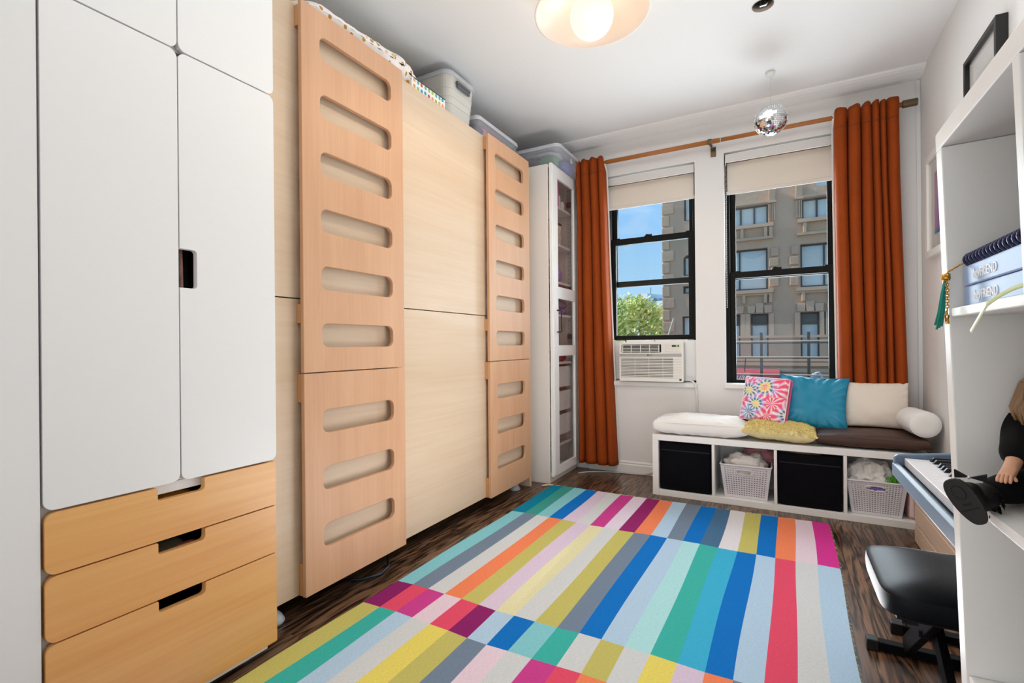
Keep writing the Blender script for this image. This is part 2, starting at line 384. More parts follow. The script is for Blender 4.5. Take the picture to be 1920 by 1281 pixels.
# ------------------------------------------------------------------ room shell
XL, XR, YB, YF, ZC = -2.06, 0.772, -1.9, 3.87, 2.69
XCOL, YCOL = -1.502, 0.46
fl = MB().box(XL - 0.2, XR + 0.2, YB - 0.2, YF + 0.25, -0.2, -0.0125).obj('floor', M_DARK); fl['kind'] = 'structure'
PW = 0.0566
plank_me = {}
i = 0; xx = XL
while xx < XR - 0.005:
    w = min(PW, XR - xx); y = YB - random.uniform(0, 0.9)
    while y < YF - 0.002:
        ln = random.choice([0.9, 1.2, 1.5, 1.9, 2.3]); y1 = y + ln
        if YF - y1 < 0.25: y1 = YF
        a = max(y, YB); c = min(y1, YF)
        if c - a > 0.02:
            MB().box(xx + 0.0004, xx + w - 0.0004, a + 0.0004, c - 0.0004, -0.012, 0).obj('floor_plank', M_OAK, fl, recalc=False)
        y = y1
    xx += PW
hole_c = [(-0.062 + 0.050 * math.cos(2 * PI * k / 32), 2.70 + 0.050 * math.sin(2 * PI * k / 32)) for k in range(32)]
cl = plate('ceiling', [(XL - 0.2, YB - 0.2), (XR + 0.2, YB - 0.2), (XR + 0.2, YF + 0.25), (XL - 0.2, YF + 0.25)], [hole_c], ZC, ZC + 0.15, M_CEIL, None, bevel=0, plane='XY', loc=(0, 0, ZC)); cl['kind'] = 'structure'
rs_ = MB().box(XL - 0.2, XR + 0.2, YB - 0.2, YF + 0.25, ZC + 0.151, ZC + 0.2).obj('roof_slab_1', M_DARK); rs_['kind'] = 'structure'
wl_ = MB().box(XL - 0.2, XL, YCOL, YF + 0.25, 0, ZC).box(XL - 0.2, XCOL, YB, YCOL, 0, ZC).obj('wall_left', M_WALL); wl_['kind'] = 'structure'
wr_ = MB().box(XR, XR + 0.2, YB, YF + 0.25, 0, ZC).obj('wall_right', M_WALL); wr_['kind'] = 'structure'
wb_ = MB().box(XL - 0.2, XR + 0.2, YB - 0.2, YB, 0, ZC).obj('wall_back', M_WALL); wb_['kind'] = 'structure'
W1 = (-1.262, -0.548, 0.735, 2.402); W2 = (-0.357, 0.362, 0.738, 2.428)
YO = YF + 0.22
wf = MB()
wf.box(XL, W1[0], YF, YO, 0, ZC).box(W1[1], W2[0], YF, YO, 0, ZC).box(W2[1], XR, YF, YO, 0, ZC)
for W in (W1, W2): wf.box(W[0], W[1], YF, YO, 0, W[2]).box(W[0], W[1], YF, YO, W[3], ZC)
wf = wf.obj('wall_far', M_WALL); wf['kind'] = 'structure'
cv = MB(); prof = [(YF, ZC), (YF, 2.655)] + [(YF - 0.15 * math.sin(t * PI / 2), 2.655 + 0.034 * (1 - math.cos(t * PI / 2))) for t in (0.2, 0.4, 0.6, 0.8, 1.0)] + [(YF - 0.16, ZC)]
cv.prism(prof, XL, XR, 'X'); cv = cv.obj('trim_1', M_CEIL); cv['kind'] = 'structure'
def baseboard(name, poly, a, b, axis):
    o = MB().prism(poly, a, b, axis).obj(name, M_TRIM, bevel=0.001); o['kind'] = 'structure'
baseboard('baseboard_far', [(YF, 0), (YF - 0.016, 0), (YF - 0.016, 0.068), (YF - 0.010, 0.076), (YF - 0.012, 0.086), (YF - 0.006, 0.095), (YF, 0.097)], -1.40, XR - 0.017, 'X')
baseboard('baseboard_right', [(XR, 0), (XR - 0.016, 0), (XR - 0.016, 0.068), (XR - 0.010, 0.076), (XR - 0.012, 0.086), (XR - 0.006, 0.095), (XR, 0.097)], YB, YF, 'Y')
# corner post strip where far wall meets right wall
tr = MB().box(XR - 0.024, XR - 0.0005, YF - 0.012, YF, 0.1, 2.65).obj('trim_2', M_WALL, bevel=0.004); tr['kind'] = 'structure'

# ------------------------------------------------------------------ windows
def window(idx, W, lower_raised):
    x0, x1, z0, z1 = W
    t = bpy.data.objects.new('window_%d' % idx, None); col.objects.link(t); t.location = ((x0 + x1) / 2, 4.0, z0); t['kind'] = 'structure'
    ya, yb = 3.952, 4.062
    # outer frame
    f = MB().box(x0, x0 + 0.034, ya, yb, z0, z1).box(x1 - 0.034, x1, ya, yb, z0, z1).box(x0 + 0.034, x1 - 0.034, ya, yb, z1 - 0.035, z1).box(x0 + 0.034, x1 - 0.034, ya, yb, z0, z0 + 0.004)
    f.obj('outer_frame', M_BLACK, t, bevel=0.002)
    a, b = x0 + 0.034, x1 - 0.034
    def sash(name, zlo, zhi, yc, bot, top):
        s = MB(); st = 0.036
        s.box(a, a + st, yc - 0.017, yc + 0.017, zlo, zhi).box(b - st, b, yc - 0.017, yc + 0.017, zlo, zhi)
        s.box(a + st, b - st, yc - 0.017, yc + 0.017, zlo, zlo + bot).box(a + st, b - st, yc - 0.017, yc + 0.017, zhi - top, zhi)
        s = s.obj(name, M_BLACK, t, bevel=0.002)
        MB().box(a + st, b - st, yc - 0.002, yc + 0.002, zlo + bot, zhi - top).obj('glass_pane', M_GLASS, s)
        return s
    sash('upper_sash', 1.508, z1 - 0.036, 4.035, 0.046, 0.035)
    if lower_raised: s = sash('lower_sash', 1.066, 1.9, 3.985, 0.036, 0.05)
    else: s = sash('lower_sash', z0 + 0.0045, 1.558, 3.985, 0.018, 0.046)
    zt = 1.9 if lower_raised else 1.558
    lk = MB().box(-0.03, 0.03, 3.968, 4.0, zt, zt + 0.008).tube([(-0.012, 3.98, zt + 0.008), (-0.012, 3.98, zt + 0.018)], 0.011, 10).box(-0.012, 0.03, 3.973, 3.985, zt + 0.01, zt + 0.016)
    for v in lk.v: v.x += (x0 + x1) / 2 - 0.02
    lk.obj('sash_lock', M_BLACK, s, bevel=0.001)
    for sx in (x0 + 0.06, x1 - 0.09):
        bx('tilt_latch', M_BLACK, s, sx, sx + 0.045, 3.968, 3.99, zt, zt + 0.007)
    # white liners of the reveal, stool board
    rl = MB().box(x0 - 0.0, x0 + 0.006, YF - 0.001, ya, z0, z1).box(x1 - 0.006, x1, YF - 0.001, ya, z0, z1).box(x0 + 0.006, x1 - 0.006, YF - 0.001, ya, z1 - 0.006, z1)
    rl.obj('reveal_liner', M_TRIM, t, bevel=0.001)
    bx('window_sill', M_TRIM, t, x0 - 0.004, x1 + 0.004, YF - 0.022, ya, z0 - 0.036, z0 + 0.0005, bevel=0.006, seg=3)
    return t
window(1, W1, True); window(2, W2, False)

# ------------------------------------------------------------------ exterior
def ext():
    M_STONE = mat('brownstone', '#c8a688', 0.9, var=0.16, vscale=1.3, bump=0.4, bscale=9, bdist=0.03)
    M_STONE2 = mat('brownstone_trim', '#cdad8e', 0.9, var=0.1, vscale=3)
    M_PANE = mat('far_window_pane', '#dde0d8', 0.6, spec=0.2, var=0.25, vscale=1.1)
    M_BLIND = mat('far_window_blind', '#cfdcd8', 0.6)
    M_WF = mat('far_window_frame', '#4c4a46', 0.6)
    M_WFW = mat('far_window_frame_white', '#d7dbdb', 0.6)
    YBD = 18.0
    g = MB().box(-60, 60, 5, 90, -4.3, -4.0).obj('ground', mat('asphalt', '#6f6f70', 0.9, var=0.1)); g['kind'] = 'structure'
    bd = thing('apartment_building', (2, YBD, -4), 'brown stone apartment house across the street, seen through both windows', 'building')
    wins = []   # x0,x1,z0,z1,kind
    A = [(-1.95, -0.32), (0.635, 2.26)]
    for (a, b) in A: wins.append((a, b, 4.95, 5.60, 'slide'))
    for (a, b) in ((-1.85, -0.34), (0.58, 2.05)): wins.append((a, b, 2.80, 4.16, 'double'))
    for (a, b) in ((-1.72, -1.17), (-0.855, -0.335), (0.57, 1.08), (1.365, 1.90)): wins.append((a, b, 0.53, 2.0, 'tall'))
    wins += [(-2.95, -2.30, 5.36, 6.5, 'plain'), (-2.98, -2.34, 3.43, 4.12, 'arch'), (-2.99, -2.66, 2.80, 3.06, 'small'), (-3.03, -2.45, 1.0, 2.0, 'half')]
    wins += [(1.0, 1.95, 5.92, 6.7, 'white')]
    outer = [(-3.67, -4.0), (9.0, -4.0), (9.0, 9.5), (-3.67, 9.5)]
    holes = []
    for (a, b, c, d, k) in wins:
        if k == 'arch':
            r = (b - a) / 2; holes.append([(a, c), (b, c)] + [((a + b) / 2 + r * math.cos(t * PI / 10), d - r * 0.35 + 0.35 * r * 1.6 * math.sin(t * PI / 10)) for t in range(11)])
        else: holes.append([(a, c), (b, c), (b, d), (a, d)])
    plate('stone_facade', outer, holes, YBD, YBD + 0.35, M_STONE, bd, bevel=0, plane='XZ')
    MB().box(-3.67, 9, YBD + 0.36, YBD + 9, -4, 9.5).obj('building_core', M_STONE, bd)
    for (a, b, c, d, k) in wins:
        yp = YBD + 0.16
        f = MB(); fm = M_WFW if k == 'white' else M_WF; w = 0.05
        f.box(a, a + w, yp, yp + 0.08, c, d).box(b - w, b, yp, yp + 0.08, c, d).box(a + w, b - w, yp, yp + 0.08, c, c + w).box(a + w, b - w, yp, yp + 0.08, d - w, d)
        if k == 'slide': cuts = [a + (b - a) * 0.25, a + (b - a) * 0.5, a + (b - a) * 0.75]
        elif k == 'double': cuts = [a + (b - a) * 0.44]
        else: cuts = []
        for q in cuts: f.box(q - 0.025, q + 0.025, yp, yp + 0.08, c + w, d - w)
        if k == 'tall': f.box(a + w, b - w, yp, yp + 0.09, c + (d - c) * 0.74, c + (d - c) * 0.80).box(a + w, b - w, yp, yp + 0.07, c + (d - c) * 0.36, c + (d - c) * 0.39)
        f = f.obj('house_window', fm, bd)
        xs = [a + w] + cuts + [b - w]
        for i in range(len(xs) - 1):
            if k == 'tall':
                MB().box(a + w, b - w, yp + 0.05, yp + 0.06, c + (d - c) * 0.80, d - w).obj('window_pane', mat('dark_far_pane', '#56564e', 0.1, var=0.4, vscale=3), f)
                MB().box(a + w, b - w, yp + 0.05, yp + 0.06, c + w, c + (d - c) * 0.74).obj('window_pane', M_BLIND, f)
            elif k == 'double':
                q0, q1 = xs[i] + (0.025 if i else 0), xs[i + 1] - (0.025 if i < len(xs) - 2 else 0)
                MB().box(q0, q1, yp + 0.05, yp + 0.06, c + w, d - w).obj('window_pane', M_PANE, f)
                # swagged half curtain behind each pane
                n = 10; zt = d - 0.30
                sw = MB(); vs = []; fs = []
                for j in range(n + 1):
                    xq = q0 + (q1 - q0) * j / n; vs += [(xq, yp + 0.045, d - w), (xq, yp + 0.045, zt + 0.16 * (2 * j / n - 1) ** 2)]
                for j in range(n): fs.append((2 * j, 2 * j + 2, 2 * j + 3, 2 * j + 1))
                sw.add(vs, fs).obj('swag_curtain', mat('far_pale_swag', '#c9d6d8', 0.8), f, solid=0.004)
            else:
                MB().box(xs[i] + (0.025 if i else 0), xs[i + 1] - (0.025 if i < len(xs) - 2 else 0), yp + 0.05, yp + 0.06, c + w, d - w).obj('window_pane', M_BLIND if (k == 'slide' and i % 2) else M_PANE, f)
        if k in ('slide', 'double'):
            sl = MB().box(a - 0.12, b + 0.16, YBD - 0.18, YBD, c - 0.13, c - 0.02)
            if k == 'double': sl.box(a - 0.1, b + 0.1, YBD - 0.10, YBD, c - 0.20, c - 0.13)
            sl.obj('window_ledge', M_STONE2, bd)
            for q in (a + 0.02, b - 0.12, b + 0.03, a + (b - a) * 0.5):
                MB().box(q, q + 0.10, YBD - 0.13, YBD, c - 0.46, c - 0.13).obj('ledge_bracket', M_STONE2, bd, bevel=0.02)
            if k == 'slide':
                MB().box(a - 0.15, b + 0.15, YBD - 0.12, YBD, c - 0.52, c - 0.44).obj('belt_course', M_STONE2, bd)
                MB().box(a - 0.05, b + 0.05, YBD - 0.06, YBD, d + 0.02, d + 0.10).obj('window_lintel', M_STONE2, bd)
                for q in (a - 0.18, b + 0.02):
                    MB().box(q - 0.03, q + 0.22, YBD - 0.16, YBD, d - 0.03, d + 0.05).obj('pilaster_cap', M_STONE2, bd)
                    for z in range(4): MB().box(q + 0.01 + z * 0.045, q + 0.035 + z * 0.045, YBD - 0.10, YBD, c + 0.05, d - 0.05).obj('pilaster_flute', M_STONE2, bd)
                    MB().hexa([(q, YBD - 0.12, d + 0.05), (q + 0.19, YBD - 0.12, d + 0.05), (q + 0.19, YBD, d + 0.05), (q, YBD, d + 0.05)], [(q + 0.02, YBD - 0.3, d + 0.45), (q + 0.22, YBD - 0.3, d + 0.45), (q + 0.22, YBD, d + 0.45), (q + 0.02, YBD, d + 0.45)]).obj('scroll_bracket', M_STONE2, bd, bevel=0.02)
        if k == 'tall':
            x0, x1 = a - 0.10, b + 0.12; n = 3
            for q in range(n):
                s0 = x0 + (x1 - x0) * q / n; s1 = x0 + (x1 - x0) * (q + 1) / n; up = 0.08 if q == 1 else 0
                MB().hexa([(s0 + 0.02, YBD - 0.09, d + 0.02), (s1 - 0.02, YBD - 0.09, d + 0.02), (s1 - 0.02, YBD, d + 0.02), (s0 + 0.02, YBD, d + 0.02)], [(s0, YBD - 0.09, d + 0.27 + up), (s1, YBD - 0.09, d + 0.27 + up), (s1, YBD, d + 0.27 + up), (s0, YBD, d + 0.27 + up)]).obj('lintel_block', M_STONE2, bd, bevel=0.015)
            for s0 in (a - 0.16, b + 0.02): MB().box(s0, s0 + 0.14, YBD - 0.06, YBD, 1.25, d).obj('window_jamb', M_STONE2, bd)
    # rough-faced blocks: corner quoins and the pier between the middle windows
    for j in range(16):
        z = 0.2 + j * 0.42; wq = 0.42 if j % 2 else 0.26
        MB().box(-3.70, -3.70 + wq, YBD - 0.05, YBD, z, z + 0.36).obj('stone_block', M_STONE, bd, bevel=0.02)
    for s0, s1 in ((-0.30, -0.02), (0.28, 0.54)):
        for j in range(4):
            z = 2.86 + j * 0.33; MB().box(s0 + 0.05 * (j % 2), s1, YBD - 0.07, YBD, z, z + 0.28).obj('stone_block', M_STONE, bd, bevel=0.025)
    for zz, dpt, h in ((1.20, 0.08, 0.08), (0.30, 0.14, 0.10), (0.10, 0.10, 0.12), (0.45, 0.08, 0.06)):
        MB().box(-3.7, 9, YBD - dpt, YBD, zz, zz + h).obj('belt_course', M_STONE2, bd)
    # small window air conditioner left of the arch window
    # red awning with white script
    aw = thing('shop_awning', (-1.3, 16.9, -1.2), 'red shop awning with white script on the brown house', 'awning')
    M_RED = mat('red_canvas', '#b84550', 0.8)
    MB().hexa([(-4.5, 16.75, -0.9), (-0.02, 16.75, -0.9), (-0.02, 17.75, -0.9), (-4.5, 17.75, -0.9)], [(-4.5, 16.8, 0.09), (-0.02, 16.8, 0.09), (-0.02, 17.75, 0.20), (-4.5, 17.75, 0.20)]).obj('canopy', M_RED, aw, bevel=0.01)
    text_obj('lettering', 'uan', 0.27, Matrix.Translation((-1.235, 16.73, -0.095)) @ Matrix.Rotation(PI / 2, 4, 'X'), mat('awning_white', '#e8ecec', 0.7), aw, 0.006, 0.35)
    for q in (-1.0, -3.0): MB().tube([(q, 16.9, -0.02), (q, 17.75, 0.6)], 0.015, 6).obj('stay_rod', M_BLACKP, aw)
    # street lamp neck in front of the house
    sl = thing('street_lamp', (1.02, 16.0, -4), 'pale curved street lamp neck by the brown house', 'street lamp')
    MB().tube([(1.02, 16, -4), (1.02, 16, -0.1), (1.0, 16, 0.12), (0.92, 16, 0.2), (0.84, 16, 0.16)], 0.035, 8).obj('post', mat('pale_metal', '#b9c4c6', 0.5), sl, smooth=True)
    MB().lathe([(0.0, 0.06), (0.05, 0.05), (0.09, -0.04), (0.0, -0.05)], (0.82, 16, 0.12), 12).obj('lamp_head', mat('pale_metal', '#b9c4c6', 0.5), sl, smooth=True)
    # roof terrace railing
    dk = MB().box(-3.0, 3.4, 6.6, 9.2, -4.0, 0.30).obj('terrace_1', mat('roof_membrane', '#77736c', 0.9)); dk['kind'] = 'structure'
    rl = thing('terrace_railing', (0.05, 7, 0.30), 'dark post and rail fence on the roof terrace outside', 'railing')
    M_RAILB = mat('dark_rail', '#3b3935', 0.6); M_RAILL = mat('light_rail', '#b5a793', 0.5)
    for px in (-1.70, -0.95, -0.212, 0.305, 1.05, 1.80, 2.55): bx('post', M_RAILB, rl, px - 0.016, px + 0.016, 6.98, 7.02, 0.30, 1.165)
    for z in (1.05, 0.85, 0.63):
        MB().tube([(-2.4, 6.965, z), (2.9, 6.965, z + 0.01)], 0.008, 8).obj('rail', M_RAILL, rl, smooth=True)
        MB().tube([(-2.4, 7.35, z - 0.02), (2.9, 7.35, z - 0.02)], 0.008, 8).obj('rail', M_RAILB, rl, smooth=True)
    for px in (-2.4, 2.9): bx('rear_post', M_RAILB, rl, px - 0.016, px + 0.016, 7.33, 7.37, 0.30, 1.10)
    for z in (1.05, 0.85, 0.63):
        for px in (-2.4, 2.9): MB().tube([(px, 6.965, z), (px, 7.35, z - 0.02)], 0.008, 6).obj('return_rail', M_RAILB, rl)
    pl = MB().tube([(-1.83, 8, 0.30), (-1.474, 8, 1.437)], 0.014, 8).obj('bamboo_pole', mat('bamboo', '#c9b79a', 0.6), smooth=True); tag(pl, 'thin pale pole leaning outside the window with the air conditioner', 'pole')
    # tree
    tr_ = thing('street_tree', (-7.2, 26, -4), 'leafy sunlit green tree outside the left window', 'tree')
    tk = MB().tube([(-7.2, 26, -4), (-7.1, 26, -1), (-7.3, 26.1, 1.2), (-7.2, 26, 2.6)], [0.16, 0.12, 0.08, 0.03], 8)
    for k in range(9):
        a = k * 2.4; z = -0.6 + k * 0.33; tk.tube([(-7.2, 26, z), (-7.2 + 1.2 * math.cos(a), 26 + 1.2 * math.sin(a), z + 0.9), (-7.2 + 1.9 * math.cos(a), 26 + 1.9 * math.sin(a), z + 1.2)], [0.035, 0.025, 0.01], 6)
    tk.obj('trunk', mat('bark', '#6a5a48', 0.9), tr_, smooth=True)
    rr = random.Random(3); lf = MB()
    cl_ = []
    for k in range(230):
        a = rr.uniform(0, 2 * PI); zz = rr.uniform(-2.2, 3.3); rad = 2.6 * math.sqrt(max(0.05, 1 - ((zz - 0.6) / 3.3) ** 2)) * math.sqrt(rr.uniform(0.15, 1))
        cl_.append(Vector((-7.3 + rad * math.cos(a) * 1.1, 26 + rad * math.sin(a), zz)))
    for k in range(26): cl_.append(Vector((rr.uniform(-5.6, -4.9), 26 + rr.uniform(-0.5, 0.5), rr.uniform(-1, 2.3))))
    for c in cl_:
        for q in range(60):
            p = c + Vector((rr.gauss(0, 0.27), rr.gauss(0, 0.27), rr.gauss(0, 0.2))); s = rr.uniform(0.08, 0.17)
            n = Vector((rr.gauss(0, 1), rr.gauss(0, 1), rr.gauss(0, 1) + 0.6)).normalized(); a = n.orthogonal().normalized(); b = n.cross(a)
            lf.add([p - a * s, p + b * s * 0.5, p + a * s, p - b * s * 0.5], [(0, 1, 2, 3)], q % 3)
    lm = [mat('leaf_light', '#f0f8b4', 0.6), mat('leaf_mid', '#dcec9a', 0.6), mat('leaf_deep', '#b6d27c', 0.6)]
    lf.obj('foliage', lm, tr_, kind='stuff', recalc=False)
    # distant pale building
    fb = thing('distant_building', (-12, 62, -4), 'pale grey-green building far behind the tree', 'building')
    M_FB = mat('far_pale_wall', '#e2eeee', 0.9)
    MB().box(-15.8, -13.65, 60, 66, -4, 7.3).obj('tower_block', M_FB, fb); MB().box(-13.65, -9, 60.5, 66, -4, 6.3).obj('side_block', M_FB, fb)
    MB().box(-14.9, -14.85, 59.95, 60, -4, 7.3).obj('wall_joint', mat('far_joint', '#93a9ae', 0.9), fb)
    MB().box(-13.6, -12.6, 60.8, 62, 6.3, 6.7).obj('roof_vent', mat('far_joint', '#93a9ae', 0.9), fb); MB().tube([(-13.9, 61, 7.3), (-13.9, 61, 8.1)], 0.03, 6).obj('aerial', M_BLACKP, fb)
    for r_ in range(3):
        for c_ in range(5):
            xq = -14.6 + c_ * 0.85; zq = 4.7 - r_ * 1.1
            yq = 59.96 if xq < -13.9 else 60.46
            f = MB().box(xq, xq + 0.5, yq, yq + 0.04, zq, zq + 0.6).obj('house_window', mat('far_win', '#d8e4e6', 0.4), fb)
    fb.rotation_euler.z = math.radians(-24)
ext()

# ------------------------------------------------------------------ striped rug
def rug():
    C = dict(te='#0c86a4', gr='#3f9c90', aq='#86c9d2', bl='#1273c6', li='#d9c6da', pg='#d2d5d6', mg='#cb4390', pl='#e2d4e4', pu='#97296a', og='#f2875d', lb='#b3cfe6', sl='#76879b',
             st='#4b7192', wh='#e0dde0', ol='#c5bd6a', py='#e2dcb0', rd='#e4506c', tg='#3fb3a8', cy='#3fb1d6', pa='#aedfe2', yl='#e8d76a', pk='#e6d0dc', dp='#8c2468', hp='#d63a94')
    rows = [(3.262, 2.635, 'te gr aq bl li pg mg pl pu og lb sl bl st wh ol bl og pk hp'),
            (2.635, 1.620, 'aq sl pg og ol li py pg ol sl bl lb pa tg cy bl lb rd pg lb'),
            (1.620, 1.420, 'dp rd mg pk rd dp lb bl aq tg pg ol pg yl li og sl te lb mg'),
            (1.420, 0.840, 'ol tg lb pg yl ol sl pk pg mg rd og bl aq te pl ol gr pu lb'),
            (0.840, 0.560, 'bl li rd aq sl pg og mg tg py lb pu te wh ol bl pk gr yl rd')]
    me = bpy.data.meshes.new('striped_rug'); vs = []; fs = []; cs = []
    def edge(i, y):
        t = (y - 0.56) / (3.262 - 0.56); xl = -1.472 + 0.009 * t + 0.004 * math.sin(y * 3.1); xr = 0.196 + 0.034 * t + 0.006 * math.sin(y * 2.3 + 1)
        return xl + (xr - xl) * i / 20 + 0.003 * math.sin(y * 5 + i * 1.3)
    for (y0, y1, names) in rows:
        k = names.split(); n = max(3, int((y0 - y1) / 0.04))
        for i in range(20):
            c = srgb(C[k[i]])
            for j in range(n):
                ya, yb = y0 + (y1 - y0) * j / n, y0 + (y1 - y0) * (j + 1) / n
                b = len(vs)
                for (ii, yy) in ((i, ya), (i + 1, ya), (i + 1, yb), (i, yb)):
                    wob = 0.006 * math.sin(ii * 0.7) * (1 if yy == y0 or yy == y1 else 0.6)
                    vs.append((edge(ii, yy), yy + wob + (0.0), 0.0078 + 0.0012 * math.sin(ii * 2.1 + yy * 7)))
                fs.append((b, b + 3, b + 2, b + 1)); cs.append(c)
    me.from_pydata(vs, [], fs); ca = me.color_attributes.new('Col', 'FLOAT_COLOR', 'CORNER')
    for p in me.polygons:
        for li in p.loop_indices: ca.data[li].color = (*cs[p.index], 1)
    m, n, l, b = newmat('woven_wool'); at = n.new('ShaderNodeVertexColor'); at.layer_name = 'Col'
    mp_ = coords(n, l, (90, 620, 1)); nz_ = n.new('ShaderNodeTexNoise'); nz_.inputs['Scale'].default_value = 1; nz_.inputs['Detail'].default_value = 3; l.new(mp_.outputs[0], nz_.inputs[0])
    mr = n.new('ShaderNodeMapRange'); mr.inputs['From Min'].default_value = 0.3; mr.inputs['From Max'].default_value = 0.7; mr.inputs['To Min'].default_value = 0.86; mr.inputs['To Max'].default_value = 1.1
    l.new(nz_.outputs[0], mr.inputs[0]); hs = n.new('ShaderNodeHueSaturation'); l.new(mr.outputs[0], hs.inputs['Value']); l.new(at.outputs[0], hs.inputs['Color']); l.new(hs.outputs[0], b.inputs['Base Color'])
    b.inputs['Roughness'].default_value = 0.95; b.inputs['Specular IOR Level'].default_value = 0.1
    bp = n.new('ShaderNodeBump'); bp.inputs['Strength'].default_value = 0.5; bp.inputs['Distance'].default_value = 0.002; l.new(nz_.outputs[0], bp.inputs['Height']); l.new(bp.outputs[0], b.inputs['Normal'])
    me.materials.append(m)
    bm = bmesh.new(); bm.from_mesh(me); bmesh.ops.remove_doubles(bm, verts=bm.verts, dist=0.0006); bmesh.ops.recalc_face_normals(bm, faces=bm.faces)
    if sum(f.normal.z for f in bm.faces) < 0: bmesh.ops.reverse_faces(bm, faces=bm.faces)
    bm.to_mesh(me); bm.free()
    root = thing('striped_rug', (-0.62, 1.9, 0), 'multicoloured striped flat woven wool rug lying on dark floor', 'rug')
    o = bpy.data.objects.new('woven_field', me); col.objects.link(o); o.parent = root; o.location = (0.62, -1.9, 0)
    md = o.modifiers.new('solid', 'SOLIDIFY'); md.thickness = 0.006; md.offset = -1
    rr = random.Random(5); b = MB()
    for k in range(420):
        x = -1.462 + 1.69 * rr.random(); ln = rr.uniform(0.004, 0.016)
        b.tube([(x, 3.255, 0.005), (x + rr.uniform(-.004, .004), 3.265 + ln * 0.5, 0.006), (x + rr.uniform(-.008, .008), 3.265 + ln, 0.003)], 0.0012, 4)
    b.obj('cream_fringe', mat('cream_yarn', '#d8c8a8', 0.9), root, kind='stuff', recalc=False)
    b = MB()
    for k in range(520):
        y = 0.56 + 2.7 * rr.random(); xe = edge(20 if k % 2 else 0, y); s = 1 if k % 2 else -1; ln = rr.uniform(0.002, 0.009)
        b.tube([(xe - s * 0.003, y, 0.006), (xe + s * ln, y + rr.uniform(-.004, .004), 0.003)], 0.0009, 3)
    b.obj('side_fringe', mat('mixed_yarn', '#b9b98c', 0.9), root, kind='stuff', recalc=False)
    t = MB(); pts = [(-1.53, 3.215, 0.006), (-1.515, 3.225, 0.008), (-1.49, 3.245, 0.01), (-1.462, 3.262, 0.008)]
    for d in (-0.006, 0, 0.006): t.tube([(p[0] + d, p[1] - d, p[2]) for p in pts], 0.0035, 5)
    t.obj('corner_tassel', mat('cream_yarn', '#d8c8a8', 0.9), root, smooth=True)
rug()

